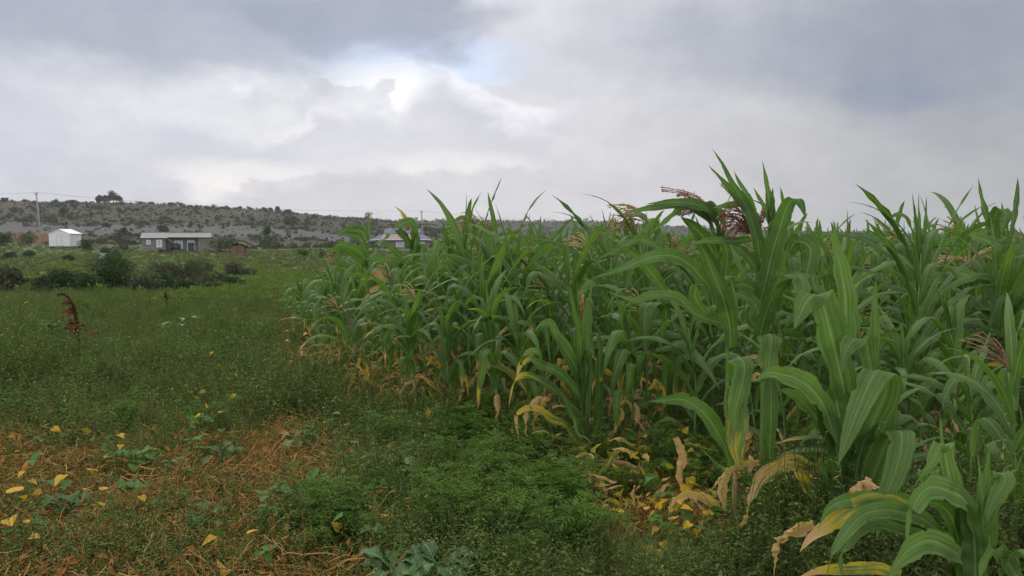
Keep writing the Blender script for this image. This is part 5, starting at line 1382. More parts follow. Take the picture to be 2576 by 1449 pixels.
hero(R10, (1720, 1560, 4.6), [(1710, 1300, 4.6), (1690, 1000, 4.6), (1690, 800, 4.6)], [
    ([(1700, 1340), (1560, 1190), (1480, 1330)], 4.5, 4.3, .05, 'H', {'rnd': .8}),
    ([(1460, 1400), (1530, 1250), (1600, 1120), (1680, 1040), (1800, 1000), (1930, 985), (2080, 1000)], 4.5, 4.0, .07, 'H', {'rnd': .6}),
    ([(1680, 1100), (1760, 1010), (1860, 960), (1960, 940), (2090, 915)], 4.4, 4.2, .06, 'H', {'rnd': .4}),
    ([(1690, 1200), (1710, 1000), (1735, 860), (1750, 710)], 4.6, 4.6, .05, 'V', {'tail': 1.5, 'rnd': .6}), ([(1640, 1330), (1680, 1180), (1700, 1050)], 4.6, 4.6, .05, 'U', {'rnd': .5}),
    ([(1640, 1450), (1700, 1300), (1760, 1180), (1810, 1165), (1850, 1220), (1800, 1300), (1720, 1330)], 4.45, 4.25, .09, 'D', {'rnd': .4}),
    ([(1750, 1350), (1790, 1260), (1840, 1270), (1910, 1310), (1960, 1450), (1950, 1560)], 4.4, 4.2, .10, 'U', {'rnd': .95, 'tail': 4}),
    ([(1650, 1440), (1630, 1330), (1690, 1290), (1730, 1330), (1700, 1450), (1660, 1520)], 4.4, 4.2, .10, 'U', {'rnd': .95, 'tail': 4}),
    ([(1540, 1480), (1510, 1360), (1500, 1260), (1492, 1175)], 4.5, 4.5, .03, 'U', {'rnd': 1}),
    ([(1450, 1500), (1440, 1400), (1420, 1300), (1330, 1270), (1290, 1250)], 4.6, 4.4, .06, 'H', {'rnd': .3, 'tip': .6}),
], 'low arching maize plant under the right edge, leaves sweeping out of the picture')
hero(R10, (1750, 1150, 7.0), [(1740, 900, 7.0), (1740, 500, 7.0), (1735, 260, 7.0)], [
    ([(1745, 300), (1735, 255), (1600, 225), (1450, 230), (1350, 280), (1240, 370)], 6.8, 6.2, .12, 'H', {'rnd': .8}),
    ([(1740, 260), (1850, 290), (1950, 350), (2090, 410)], 6.8, 6.2, .16, 'H', {'rnd': .1}),
    ([(1740, 270), (1820, 240), (1895, 240)], 6.9, 6.8, .04, 'H', {'rnd': .9}),
    ([(1720, 600), (1640, 480), (1580, 400), (1590, 330)], 7.0, 6.8, .10, 'U', {'rnd': .1}), ([(1610, 560), (1560, 400), (1540, 335), (1500, 350), (1475, 410)], 6.8, 6.5, .09, 'D', {'rnd': .95}),
    ([(1760, 700), (1850, 560), (1900, 430), (1960, 420), (2010, 520), (1985, 700), (1945, 890)], 6.6, 6.2, .11, 'V', {'rnd': .9, 'tip': .4}),
    ([(1900, 590), (1800, 560), (1680, 575), (1580, 610), (1510, 655)], 6.4, 6.1, .045, 'H', {'rnd': .6, 'yel': .4}), ([(1910, 655), (1800, 660), (1700, 730), (1520, 840), (1440, 900)], 6.4, 6.2, .075, 'H', {'rnd': .2}),
    ([(1790, 610), (1740, 660), (1720, 770)], 6.5, 6.4, .08, 'U', {'dry': 1}),
    ([(2000, 600), (2030, 640), (2080, 680)], 6.2, 6.0, .06, 'U', {'dry': 1}),
], 'maize plant with long level leaves and a pale feathery tassel at the right',
    [(R10, [[(1690, 180), (1640, 120), (1560, 120), (1475, 150)], [(1690, 170), (1650, 130), (1580, 135), (1500, 140)], [(1688, 180), (1690, 100), (1690, 45)], [(1692, 170), (1730, 110), (1790, 75), (1850, 50)], [(1692, 175), (1740, 120), (1800, 100), (1870, 125)], [(1690, 180), (1660, 190), (1670, 120)], [(1695, 180), (1720, 190), (1740, 140)], [(1690, 170), (1620, 130), (1540, 110), (1480, 118)]], 6.9, .006)], pale=True)
# tall spears at the right skyline
hero(R7, (1990, 1000, 7.6), [(1985, 800, 7.6), (1960, 600, 7.6)], [
    ([(1960, 640), (1945, 480), (1930, 380), (1917, 285)], 7.6, 7.6, .045, 'U', {'tail': 1.5}), ([(1970, 640), (1960, 450), (1955, 380), (1957, 282)], 7.6, 7.6, .04, 'U', {'tail': 1.5}),
    ([(1970, 700), (1990, 520), (1998, 400), (2001, 305)], 7.6, 7.6, .06, 'U', {'tail': 1.5, 'rnd': .1}), ([(1930, 800), (1900, 680), (1850, 580), (1800, 560), (1790, 600)], 7.5, 7.4, .14, 'D', {'rnd': .15}),
    ([(1940, 620), (1900, 470), (1850, 415), (1800, 430), (1770, 480)], 7.6, 7.4, .06, 'H'), ([(1980, 800), (1960, 660), (1900, 610), (1840, 620)], 7.6, 7.4, .08, 'H'),
    ([(1980, 760), (2030, 640), (2050, 560), (2100, 520)], 7.6, 7.5, .08, 'D'),
], 'maize plant with three upright spear leaves above the field on the right')
hero(R7, (2400, 900, 7.2), [(2395, 760, 7.2), (2385, 560, 7.2)], [
    ([(2385, 620), (2365, 480), (2340, 380), (2318, 280), (2306, 190)], 7.2, 7.2, .095, 'U', {'tail': 1.4, 'rnd': .3}),
    ([(2390, 640), (2400, 500), (2410, 420), (2445, 385), (2470, 420), (2440, 520)], 7.2, 7.0, .13, 'V', {'rnd': .5, 'tail': 4}),
    ([(2450, 600), (2400, 580), (2300, 550), (2180, 500)], 7.1, 6.8, .11, 'H', {'rnd': .6}), ([(2460, 600), (2540, 600), (2640, 650)], 7.0, 6.8, .15, 'H', {'rnd': .1}),
    ([(2400, 560), (2380, 510), (2330, 530), (2300, 600)], 7.2, 7.0, .07, 'H'),
], 'maize plant with one tall tapering spear leaf at the right end of the skyline')

hero(R7, (300, 1400, 7.4), [(300, 1100, 7.4), (310, 800, 7.4), (330, 560, 7.4), (335, 440, 7.4)], [
    ([(320, 620), (240, 560), (235, 450), (290, 415), (340, 430), (370, 520)], 7.3, 7.1, .09, 'H', {'rnd': .5}), ([(325, 640), (280, 520), (250, 430), (215, 470), (185, 540)], 7.3, 7.1, .07, 'D', {'rnd': .8}),
    ([(330, 700), (390, 560), (430, 520), (470, 600)], 7.3, 7.2, .08, 'D'), ([(310, 800), (240, 660), (180, 600), (100, 620), (20, 720)], 7.4, 7.0, .08, 'H'), ([(310, 900), (380, 720), (460, 660), (520, 700)], 7.4, 7.1, .09, 'H'),
    ([(305, 1000), (200, 900), (120, 860), (60, 900)], 7.4, 7.0, .08, 'H'), ([(300, 1050), (400, 880), (470, 860), (520, 960)], 7.4, 7.2, .08, 'H'),
], 'maize plant with a golden tassel blown left, just left of the dark drooping tassel',
    [(R7, [[(335, 450), (310, 390), (250, 355), (190, 352), (132, 357)], [(335, 450), (305, 400), (250, 375), (195, 385)], [(335, 450), (300, 410), (250, 395), (185, 415)], [(335, 450), (300, 420), (240, 410), (195, 440)], [(335, 450), (320, 400), (280, 375), (240, 365)], [(335, 450), (345, 420), (355, 455)], [(330, 455), (280, 440), (240, 450), (232, 500)],
           [(200, 520), (170, 470), (140, 460), (138, 415)], [(200, 520), (165, 490), (140, 500)], [(200, 520), (175, 480), (180, 440)]], 7.3, .006)], pale=True)
hero(R2, (1520, 1150, 9.0), [(1515, 900, 9.0), (1510, 650, 9.0), (1490, 450, 9.0)], [
    ([(1500, 620), (1530, 500), (1500, 400), (1400, 430), (1300, 520), (1235, 580)], 9.0, 8.6, .10, 'H', {'rnd': .8}), ([(1520, 640), (1450, 540), (1400, 480), (1380, 475), (1420, 560)], 9.0, 8.8, .09, 'D', {'rnd': .2}),
    ([(1490, 440), (1465, 380), (1410, 310), (1352, 262)], 9.0, 8.9, .035, 'U', {'dry': .5, 'yel': .8}), ([(1510, 700), (1540, 560), (1520, 460), (1500, 420)], 9.0, 9.0, .11, 'U', {'pet': .9, 'rnd': .3}),
    ([(1520, 800), (1400, 690), (1310, 620), (1240, 570)], 9.0, 8.6, .08, 'H', {'rnd': .5}), ([(1520, 850), (1560, 650), (1590, 590), (1620, 640), (1615, 760)], 9.0, 8.8, .09, 'D', {'rnd': .9}),
    ([(1520, 900), (1380, 760), (1320, 740), (1180, 720), (1080, 735)], 9.0, 8.5, .08, 'H', {'rnd': .9, 'tip': .4}), ([(1515, 1000), (1440, 840), (1400, 760), (1370, 800)], 9.0, 8.8, .09, 'D'),
], 'maize plant with a tan withered top leaf in front of the blue roofed house',
    [(R2, [[(1490, 450), (1450, 440), (1400, 425)], [(1490, 450), (1440, 400), (1390, 380)], [(1490, 440), (1450, 380), (1415, 340)], [(1490, 450), (1470, 470), (1440, 465)]], 9.0, .007)], pale=True)
hero(R2, (1120, 1250, 9.2), [(1120, 950, 9.2), (1125, 650, 9.2), (1125, 480, 9.2)], [
    ([(1125, 560), (1126, 460), (1128, 380), (1126, 305)], 9.2, 9.2, .05, 'U', {'tail': 1.5}), ([(1125, 560), (1060, 480), (980, 455), (900, 490), (885, 520)], 9.2, 8.9, .08, 'H', {'rnd': .7}),
    ([(1125, 460), (1060, 448), (1000, 455), (930, 470)], 9.2, 9.0, .05, 'H', {'rnd': .9}), ([(1120, 700), (1060, 560), (1000, 520), (860, 500), (790, 495)], 9.2, 8.8, .09, 'H', {'rnd': .5}),
    ([(1120, 760), (1040, 660), (960, 620), (860, 600), (800, 640), (740, 680)], 9.2, 8.7, .10, 'H', {'rnd': .8}), ([(1120, 800), (1000, 700), (900, 640), (820, 650), (735, 670)], 9.2, 8.8, .08, 'H', {'rnd': .9}),
    ([(1120, 720), (1180, 600), (1240, 570), (1290, 620)], 9.2, 9.0, .09, 'H'), ([(1120, 860), (1090, 760), (1120, 700), (1180, 720), (1340, 760)], 9.2, 8.9, .08, 'H', {'rnd': .9}),
    ([(1120, 900), (1180, 830), (1260, 930), (1170, 1020), (1090, 1090), (1060, 1180)], 9.1, 8.8, .09, 'H', {'dry': .8, 'yel': .6}), ([(1120, 1000), (1060, 880), (1000, 860), (920, 900)], 9.2, 8.9, .08, 'H'),
], 'maize plant with one needle like spear leaf left of the blue roofed house')

# --- the rows of the field
rows = []
for k in range(0, 150):
    off = k * .68
    yy = np.arange(5.0, 75, .39)
    rows.append(np.stack([edge_x(np.minimum(yy, 17.5)) + off - np.maximum(yy - 17.5, 0) * .0 , yy + rng.normal(0, .05, len(yy)), np.full(len(yy), k)], -1))
PT = np.concatenate(rows)
PT[:, 0] += rng.normal(0, .07, len(PT))
PT[:, 0] += .22
x, y = PT[:, 0], PT[:, 1]
px = 1288 + 1946 * x / y
keep = (px < 2720) & (rng.uniform(size=len(x)) > .10)
keep &= ~((y < 5.3) & (px > 1330)) & ~((y < 5.5) & (px <= 1330)) & ~((y < 5.9) & (px > 1330) & (px < 1640))         # the near plants are built one by one above
keep &= ~((px < 1085) & (y > 16.3 + .9 * np.sin(x * 1.7)))              # the field's far left corner ends there
keep &= ~((px < 1200) & (y > 34))
PT = PT[keep]; x, y = PT[:, 0], PT[:, 1]; px = 1288 + 1946 * x / y
def plant_height(x, y, px):
    h = .93 + .50 * sstep(740, 940, px) + .13 * sstep(1080, 1180, px) * sstep(1800, 1650, px) + .10 * sstep(1700, 2200, px)
    h = np.where(x - edge_x(y) < .5, h * .94, h)
    h = h - .10 * sstep(20, 45, y) 
    h = h - .40 * np.exp(-((px - 1015) / 85) ** 2) * sstep(7.5, 10, y)
    return h * (1 + .13 * np.clip(rng.normal(size=len(x)), -1.7, 1.7)) + .10 * vnoise(x, y, .5, 6.0)
Hh = plant_height(x, y, px)
order = np.argsort(y + .0 * x)
vis = px > 640
order = order[vis[order]]
IND = 266
near_i, far_i = order[:IND], order[IND:]
near_set = []
k_in_row = PT[:, 2]
for c_, q in enumerate(near_i):
    dep = y[q]; front = k_in_row[q] < 1
    v = int(rng.integers(0, NV))
    if not front and v in (5, 9) : v = 0
    if px[q] < 900 and v in (3, 7, 10) and rng.uniform() < .6: v = 1
    protos = NEAR if c_ < 80 else MASS
    SP, ve = spec[v], v
    if k_in_row[q] < 2:
        ve = int(rng.integers(0, 5)); protos, SP = EDGE, FRONT[ve]
    tas = SP['tassel']
    zone = 'left' if px[q] < 1150 else 'middle' if px[q] < 1750 else 'right'
    row = 'front row' if k_in_row[q] < 1 else 'second row' if k_in_row[q] < 2 else 'third row' if k_in_row[q] < 3 else 'inner rows'
    size = 'short' if Hh[q] < 1.3 else 'tall' if Hh[q] > 1.75 else 'medium'
    tl = ('pale tasselled' if SP['pale'] else 'red tasselled') if tas else 'leafy'
    lab = f'{size} {tl} maize plant, {"many" if SP["dry_n"] > 3 else "few"} dry leaves, {row}, {zone}'
    z = float(ground_z(x[q], y[q]))
    rz = rng.normal(0, .35)
    o = place_maize(protos[ve], x[q], y[q], z, rz, Hh[q] / 1.7, lab, 'maize plants in the rows of the field')
    o.scale = (max(Hh[q] / 1.7, .72), max(Hh[q] / 1.7, .72), Hh[q] / 1.7)
    o.rotation_euler = (rng.normal(0, .07), rng.normal(-.04, .08), rz)

# the front plants of the weedy edge, one by one
for q, (pxx, pyy, hh, lab) in enumerate(((1252, 1062, 1.48, 'tall edge maize plant with red stalk base left of the short pale tasselled one'), (1052, 1012, 1.30, 'edge maize plant with long tan hanging leaves, nearest to the open weeds'),
        (1150, 1030, 1.22, 'edge maize plant between the tall red based one and the tan leaved one'), (922, 975, 1.28, 'edge maize plant with dry tan base beside the dark hollow'), (985, 985, 1.15, 'shorter edge maize plant right of the dry based one'),
        (1345, 1075, 1.35, 'edge maize plant just left of the short pale tasselled one'), (868, 905, 1.15, 'small edge maize plant left of the dry based one'), (1200, 985, 1.45, 'edge maize plant standing a step behind the tall red based one'),
        (1400, 1010, 1.5, 'maize plant a step behind the short pale tasselled one'), (1600, 1090, 1.35, 'maize plant between the pale tasselled one and the spotted leaf one'))):
    xx, yy = gp(pxx, pyy, .24)
    o = place_maize(EDGE[q % 5], xx, yy, float(ground_z(xx, yy)), rng.normal(0, .4), hh * .87 / 1.7, lab, 'maize plants at the near edge of the field')
    o.rotation_euler = (rng.normal(0, .05), rng.normal(-.05, .05), rng.normal(0, .5))

# short plants between the big ones at the near right
for q, (pxx, yy, hh, lab) in enumerate(((2300, 4.7, 1.10, 'short maize plant filling the gap right of the broad leaved one'), (2470, 4.2, 1.0, 'short maize plant near the right edge behind the corner plant'),
        (2250, 3.7, .85, 'low maize plant under the broad leaved one, left of the corner plant'), (2590, 3.5, 1.15, 'maize plant cut by the right edge of the photo'), (2420, 5.2, 1.25, 'medium maize plant behind the short ones at the right edge'), (2190, 5.0, 1.2, 'medium maize plant right behind the broad leaved one'),
        (2080, 5.3, 1.3, 'medium maize plant between the tallest one and the broad leaved one'), (1760, 5.2, 1.25, 'medium maize plant standing left of the striped hanging leaf'), (1640, 5.7, 1.2, 'medium maize plant between the short front plant and the spotted leaf'), (1990, 4.6, .95, 'short maize plant at the left foot of the broad leaved one'))):
    xx = (pxx - 1288) / 1946 * yy
    o = place_maize(NEAR[(q * 3 + 1) % NV] if q % 2 else EDGE[q % 5], xx, yy, float(ground_z(xx, yy)), rng.normal(0, .5), hh / 1.7, lab, 'maize plants at the near edge of the field')
    o.scale = (max(hh / 1.7, .72), max(hh / 1.7, .72), hh / 1.7)

def merged(parts_spec, seed):
    g_ = Geo(); mats = []; mi = []
    for nm, p, mt in maize_plant_parts(seed, split=False, **parts_spec):
        if mt not in mats: mats.append(mt)
        g_.merge(p); mi.append((mats.index(mt), sum(len(a) for a in p.q), sum(len(a) for a in p.t)))
    me = g_.mesh('maize', mats[0])
    for m_ in mats[1:]: me.materials.append(m_)
    ix = np.concatenate([np.full(nq, k) for k, nq, nt in mi] + [np.full(nt, k) for k, nq, nt in mi]).astype(np.int32)
    me.polygons.foreach_set('material_index', ix); me.update()
    return me
fx, fy = x[far_i], y[far_i]; n = len(fx)
sel = (fy < 40) | (rng.uniform(size=n) < .6)
fx, fy, fh = fx[sel], fy[sel], Hh[far_i][sel]; n = len(fx)
scatter('maize_field', np.stack([fx, fy, ground_z(fx, fy)], -1), np.stack([rng.normal(0, .05, n), rng.normal(-.03, .06, n), rng.normal(0, .4, n)], -1), fh / 1.7, rng.integers(0, NV, n),
        [merged(spec[q], 780 + q) for q in range(NV)], 'dense green maize filling the field behind the near rows to the horizon')
# print('maize individuals', len(near_i), 'stuff', n, 'nearest', y[near_i].min(), 'farthest', y[near_i].max())

# ------------------------------------------------------------------ single plants of the weedy ground
def R3(x, y): return (x / 1.9815, 1000 + y / 1.9815)

def oval_leaf(geo, r, b, tip, Wd, attr, side=None, droop=.15, wave=.06):
    b, tip = np.asarray(b, float), np.asarray(tip, float); L = np.linalg.norm(tip - b); n = 9
    t = np.linspace(0, 1, n)[:, None]
    P = b + (tip - b) * t + np.array([0, 0, 1]) * droop * L * 4 * t * (1 - t)
    S = np.array(side if side is not None else (0.25, 1, .6), float)
    ribbon(geo, P, Wd * np.array([.06, .45, .82, 1, 1, .88, .65, .36, .03]), np.broadcast_to(S, (n, 3)), attr, .25, wave, 2.2, r.uniform(0, 6))

def amaranth(stem, leaves, D, label, seed, head_from=.55, rad=.011, groupless=None):
    r = np.random.default_rng(seed)
    o = at(*R3(*stem[0]), D); o[2] = float(ground_z(o[0], D))
    root = tag(link('amaranth', None, loc=o), label, 'plant')
    P = np.array([o - [0, 0, .03]] + [at(*R3(*p), D) for p in stem[1:]]); C = catmull(P, 18)
    g_ = Geo(); tube(g_, C, rad * np.linspace(1, .45, 18), 7, (0, .6, 0, 0)); link('stem', g_.mesh('stem', M_RED, origin=o), root)
    g_ = Geo()
    for (a, b, w) in leaves:
        A, B = at(*R3(*a), D), at(*R3(*b), D - .03); oval_leaf(g_, r, A, B, w, (0, r.uniform(), r.uniform(0, .5), 0), None, r.uniform(.05, .22))
    if leaves: link('foliage', g_.mesh('foliage', M_RED, origin=o), root)
    g_ = Geo(); n = 620; k = r.uniform(head_from, 1, n); q = np.stack([np.interp(k, np.linspace(0, 1, 18), C[:, a]) for a in range(3)], -1)
    f = (1 - (k - head_from) / (1 - head_from)); q = q + rdir(r, n) * (.006 + .028 * f * r.uniform(0, 1, n))[:, None]
    rhomb_leaves(g_, q, rdir(r, n, -.2), rdir(r, n, 1), r.uniform(.012, .024, n), .009, rattr(r, n, 0, 0, 0, .5))
    link('seed_head', g_.mesh('seed_head', M_RED, origin=o), root)
amaranth([(590, 640), (588, 560), (582, 470), (566, 390), (556, 320), (528, 262), (500, 222), (465, 200), (428, 212)],
         [((565, 350), (432, 372), 0.147), ((560, 335), (500, 330), 0.086), ((556, 405), (462, 452), 0.095), ((575, 455), (468, 472), 0.129), ((590, 480), (515, 492), 0.121), ((585, 490), (440, 482), 0.086),
          ((600, 520), (560, 545), 0.138), ((655, 510), (728, 482), 0.129), ((528, 278), (450, 285), 0.078), ((530, 268), (455, 272), 0.052), ((585, 420), (612, 405), 0.086), ((585, 440), (560, 420), 0.069), ((590, 545), (650, 520), 0.069), ((600, 470), (606, 430), 0.086)],
         9.2, 'tall dark red amaranth with a drooping seed head standing in the weeds', 5)
amaranth([(1238, 320), (1240, 270), (1238, 230), (1228, 205), (1232, 186)], [((1238, 235), (1215, 222), .06), ((1240, 240), (1262, 222), .05), ((1240, 255), (1218, 262), .04)], 15.5,
         'small dark red amaranth far off before the hedge', 6, .4, .012)

def broad_plant(x, y, h, label, seed, nl=7, L=.22, Wd=.13, mat=None, cat='cabbage plant', name='kale_plant', spread=1.0, yel=0.0, wave=.10, up=.55):
    r = np.random.default_rng(seed); z = float(ground_z(x, y))
    root = tag(link(name, None, loc=(x, y, z), rot=(0, 0, r.uniform(0, 6))), label, cat)
    st, g_ = Geo(), Geo()
    for q in range(nl):
        az = q * 2.4 + r.normal(0, .3); el = r.uniform(up * .4, up * 1.5); d = np.array([math.cos(az) * math.cos(el), math.sin(az) * math.cos(el), math.sin(el)])
        h_ = h + .16
        b = np.array([0, 0, h_ * r.uniform(.55, .95)]); e = b + d * L * .35 * spread
        tube(st, [(0, 0, 0), b, e], [.009, .006, .004], 5, (0, .6, .1, 0))
        t = np.linspace(0, 1, 10)[:, None]; LL = L * r.uniform(.7, 1.15)
        P = e + d * LL * t - np.array([0, 0, 1]) * LL * .55 * t ** 2
        S = np.cross(d, [0, 0, 1])
        ribbon(g_, P, Wd * r.uniform(.8, 1.15) * np.array([.12, .55, .85, 1, 1.02, .98, .85, .66, .40, .08]), np.broadcast_to(S, (10, 3)), (0, r.uniform(), yel * r.uniform(0, 1), 0), .3, wave, 2.4, r.uniform(0, 6))
    link('stem', st.mesh('stem', mat or M_KALE), root); link('foliage', g_.mesh('foliage', mat or M_KALE), root)
def gp(px, py, lift=0.0):
    d = ray(px * 1.4907, py * 1.4907); p = CAM + d * ((lift - 1.6) / d[2]); return p[0], p[1]
M_DARKLEAF = leaf_mat('dark_broad_leaf', (.024, .065, .014), (.055, .105, .030), DRY, YEL, transl=.2, rough=.7, spec=.15)
broad_plant(*gp(125, 882), .22, 'dark broad leaved plant left of the tall red amaranth', 1, 8, .22, .13, M_DARKLEAF, 'plant', 'broad_leaf_plant')
broad_plant(*gp(172, 880), .20, 'blue grey broad leaved plant at the foot of the tall red amaranth', 2, 7, .20, .11, M_DARKLEAF)
broad_plant(*gp(455, 872), .24, 'pale blue green kale plant alone in the middle of the weeds', 3, 6, .26, .11)
broad_plant(*gp(748, 1150), .0, 'blue green kale plant with long leaves in the weeds before the maize edge', 4, 6, .17, .07, None, up=.3)
broad_plant(*gp(985, 1510), .02, 'large kale plant at the bottom edge, left one of two', 5, 8, .15, .09, None, yel=.2)
broad_plant(*gp(1100, 1510), .03, 'large kale plant at the bottom edge, right one of two', 6, 7, .17, .10, None, yel=.35)
broad_plant(*gp(1003, 1260), .16, 'single pale green leaf held up on a stalk above the weeds', 7, 2, .12, .15, None, 'plant', 'broad_leaf_plant', .4, .45, .08, .9)
broad_plant(*gp(1035, 1290), .10, 'yellow green broad leaved plant just right of the single pale leaf', 8, 3, .10, .10, M_BEAN, 'plant', 'broad_leaf_plant', .5, .9)
broad_plant(*gp(175, 1350), .08, 'dark green broad leaves lying in the brown straw on the left', 9, 6, .12, .10, M_DARKLEAF, 'plant', 'broad_leaf_plant')
broad_plant(*gp(345, 1235), .10, 'green broad leaved plant in the brown straw right of the yellow leaves', 10, 8, .12, .09, M_BEAN, 'plant', 'broad_leaf_plant')
broad_plant(*gp(560, 1220), .10, 'green broad leaved plant half hidden in the straw', 11, 6, .13, .08, M_DARKLEAF, 'plant', 'broad_leaf_plant')
broad_plant(*gp(520, 1400), .08, 'dark green leaves close to the bottom edge in the straw', 12, 6, .10, .07, M_DARKLEAF, 'plant', 'broad_leaf_plant')

def castor(px, py, h, label, seed, n=6, sz=.15):
    r = np.random.default_rng(seed); x, y = gp(px, py); z = float(ground_z(x, y))
    root = tag(link('castor_plant', None, loc=(x, y, z)), label, 'plant', 'young lobed leaved plants')
    st, g_ = Geo(), Geo()
    tube(st, [(0, 0, -.03), (.01, 0, h * .5), (.02, .01, h)], [.012, .010, .007], 6, (.9, .8, 0, 0))
    for q in range(n):
        az = q * 2.4 + r.normal(0, .4); d = np.array([math.cos(az), math.sin(az), .25]); e = np.array([.02, .01, h * r.uniform(.6, 1)]) + d * h * r.uniform(.3, .6)
        tube(st, [(.015, 0, h * .7), e], [.004, .003], 4, (.2, .6, .1, 0))
        N = unit(np.array([0, -.35, 1.0]) + r.normal(0, .35, 3)); A = unit(np.cross(N, d)); B = np.cross(A, N)
        for k, ang in enumerate((-1.9, -1.15, -.55, 0, .55, 1.15, 1.9)):
            dd = B * math.cos(ang) + A * math.sin(ang); LL = sz * (1 - .10 * abs(ang)) * r.uniform(.85, 1.1)
            rhomb_leaves(g_, e[None], (dd - np.array([0, 0, .2]))[None], N, LL, LL * .36, np.array([[0, r.uniform(.3, 1), 0, 0]]), .2)
    link('stem', st.mesh('stem', M_STALK), root); link('foliage', g_.mesh('foliage', M_BEAN), root)
castor(868, 905, .34, 'lobed leaved young plant with a pale stem left of the maize edge, largest one', 1, 8, .19)
castor(905, 930, .30, 'lobed leaved young plant nearest the maize edge', 2, 6, .15)
castor(597, 905, .30, 'lobed leaved young plant with a dry yellow leaf in the middle of the weeds', 3, 6, .16)
castor(510, 920, .24, 'small lobed leaved young plant in the middle of the weeds', 4, 5, .15)
castor(735, 1010, .20, 'low lobed leaved young plant in front of the others', 5, 6, .12)
castor(660, 850, .26, 'lobed leaved young plant farthest from the camera', 6, 6, .17)

# --- bean plants, many with yellow leaves
BG = 'bean plants among the weeds'
beans = [(gp(px, py), a, b, L, lab) for px, py, a, b, L, lab in (
    (185, 1312, 2, 3, .095, 'bean plant with three big golden leaves in the straw on the left'), (338, 1372, 2, 1, .085, 'bean plant with one bright lemon leaf near the bottom left'),
    (285, 1352, 3, 1, .075, 'bean plant with a small yellow leaf beside the lemon leaf'), (515, 1130, 3, 2, .075, 'bean plant with a long golden leaf at the top of the straw patch'),
    (275, 1135, 3, 2, .075, 'bean plant with an orange leaf at the left of the straw patch'), (480, 1135, 3, 2, .07, 'bean plant with yellow leaves left of the long golden leaf'),
    (875, 1120, 1, 2, .07, 'bean plant with two cream yellow leaves before the maize'), (855, 1090, 1, 3, .06, 'bean plant with wilted yellow leaves behind the cream yellow ones'),
    (795, 1150, 2, 2, .06, 'bean plant with yellow leaves beside the long leaved kale'), (15, 1390, 1, 3, .11, 'bean plant with large orange yellow leaves at the left edge'),
    (20, 1450, 0, 3, .09, 'bean plant with orange leaves in the bottom left corner'), (600, 1475, 1, 3, .085, 'bean plant with golden leaves on the bottom edge'),
    (925, 1430, 1, 3, .075, 'bean plant with golden leaves left of the large kale'), (855, 1330, 1, 2, .06, 'bean plant with small golden leaves right of the straw patch'),
    (1290, 1300, 2, 1, .06, 'bean plant with a narrow golden leaf under the short maize plant'), (785, 1300, 2, 1, .06, 'bean plant with one pale yellow leaf in the straw'),
    (290, 1200, 3, 2, .07, 'bean plant with pale yellow leaves behind the straw patch'), (440, 950, 2, 2, .08, 'bean plant with one yellow leaf beside the lobed plant'),
    (500, 1060, 3, 2, .085, 'bean plant with two tall yellow leaves above the straw patch'), (125, 1175, 4, 1, .08, 'bean plant with a pale leaf in the green weeds on the left'),
    (1640, 1130, 5, 4, .08, 'bean plant with yellow spotted leaves right of the short maize plant'), (1600, 1215, 3, 4, .085, 'bean plant with orange leaves between the two front maize plants'),
    (1655, 1205, 2, 3, .085, 'bean plant with withered orange leaves near the tan stalk'), (1690, 1340, 2, 8, .075, 'bean plant with a heap of golden leaves left of the tan stalk'),
    (1670, 1390, 3, 6, .075, 'bean plant with golden leaves below the golden heap'), (1760, 1435, 2, 3, .085, 'bean plant with a yellow leaf below the tan stalk'), (1830, 1450, 3, 2, .08, 'bean plant with a pale yellow leaf right below the tan stalk'),
    (1610, 1450, 3, 4, .08, 'bean plant with orange leaves on the bottom edge by the maize'), (1745, 1120, 4, 2, .075, 'green bean plant with two yellow leaves under the striped maize leaf'),
    (1255, 1010, 9, 0, .10, 'large green bean plant climbing the front row maize'), (1280, 1060, 8, 1, .09, 'green bean plant at the foot of the front row maize'), (1140, 1060, 6, 1, .085, 'green bean plant left of the climbing one'),
    (2030, 1300, 4, 2, .08, 'bean plant with yellow leaves under the broad leaved maize'), (1980, 1250, 6, 1, .08, 'green bean plant under the broad leaved maize'),
    (2500, 975, 3, 3, .10, 'bean plant with an orange leaf at the right edge below the maize'), (2470, 1000, 4, 2, .09, 'bean plant beside the orange leaf at the right edge'),
    (1560, 1180, 8, 0, .08, 'green bean plant in the shade right of the short maize plant'), (1450, 1250, 7, 1, .08, 'green bean plant below the short maize plant'), (705, 905, 3, 2, .09, 'bean plant with a pale yellow leaf near the maize corner'),
    (960, 985, 4, 3, .085, 'bean plant with yellow leaves under the edge maize'), (905, 975, 4, 4, .085, 'bean plant with yellow leaves at the dry foot of the edge maize'), (800, 905, 3, 4, .09, 'bean plant with yellow leaves at the far dry edge'))]
seen = {}
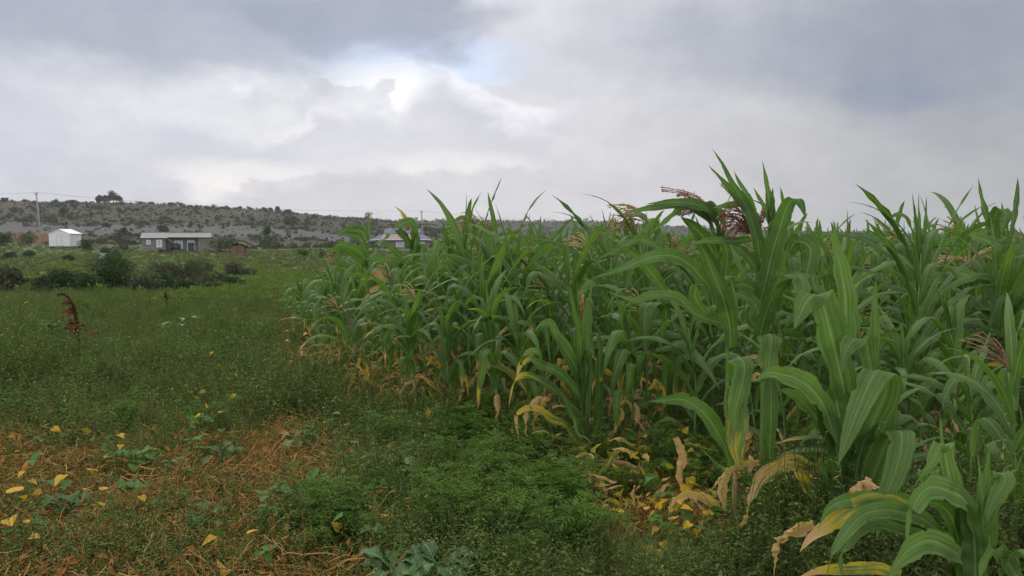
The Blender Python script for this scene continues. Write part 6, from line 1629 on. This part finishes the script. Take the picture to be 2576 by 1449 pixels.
for q, ((bx, by), a, b, L, lab) in enumerate(beans):
    st, gr, ye = bean_plant_geos(900 + q, a + 1, max(b, round(b * 1.4)), .27 if by < 7 else .33, L * .68)
    root = tag(link('bean_plant', None, loc=(bx, by, float(ground_z(bx, by)))), lab, 'bean plant', BG)
    link('stem', st.mesh('stem', M_STALK), root)
    if gr.n: link('foliage', gr.mesh('foliage', M_BEAN), root)
    if ye.n: link('yellow_foliage', ye.mesh('yellow_foliage', M_BEAN), root)
bmesh_ = []
for q in range(10):
    st, gr, ye = bean_plant_geos(960 + q, [8, 6, 9, 5, 7, 4, 3, 2, 6, 8][q], [0, 1, 0, 2, 0, 3, 4, 4, 1, 0][q], .25, .048)
    bmesh_.append((st.mesh('stem', M_STALK), gr.mesh('foliage', M_BEAN), ye.mesh('yellow_foliage', M_BEAN) if ye.n else None))
def put_bean(x, y, k, lab):
    root = tag(link('bean_plant', None, loc=(x, y, float(ground_z(x, y))), rot=(0, 0, rng.uniform(0, 6)), scale=rng.uniform(.7, 1.15)), lab, 'bean plant', BG)
    for nm, me in zip(('stem', 'foliage', 'yellow_foliage'), bmesh_[k]):
        if me: link(nm, me, root)
bx, by = wedge(150, 3.6, 11, .68, 1.4)
for q in range(len(bx)):
    inside = bx[q] > edge_x(by[q]) - .3
    k = int(rng.choice([0, 2, 4, 9, 1, 8, 3] if not inside else [0, 2, 3, 5, 6, 7]))
    yl = bmesh_[k][2] is not None
    put_bean(bx[q], by[q], k, ('green bean plant with a few yellow leaves ' if yl else 'plain green bean plant ') + ('growing between the maize stalks' if inside else 'scattered in the open weedy ground'))


# ------------------------------------------------------------------ the air
m, k, o = new_mat('haze')
pv_ = k.n('ShaderNodeVolumePrincipled'); pv_.inputs['Color'].default_value = (.80, .80, .82, 1); pv_.inputs['Density'].default_value = .00024
k.L.new(pv_.outputs[0], o.inputs['Volume'])
g_ = Geo(); box(g_, -2600, 2600, -40, 1950, -8, 40)
tag(link('haze', g_.mesh('haze', m, False)), 'pale haze in the air over the field and hill', None, None, 'stuff')
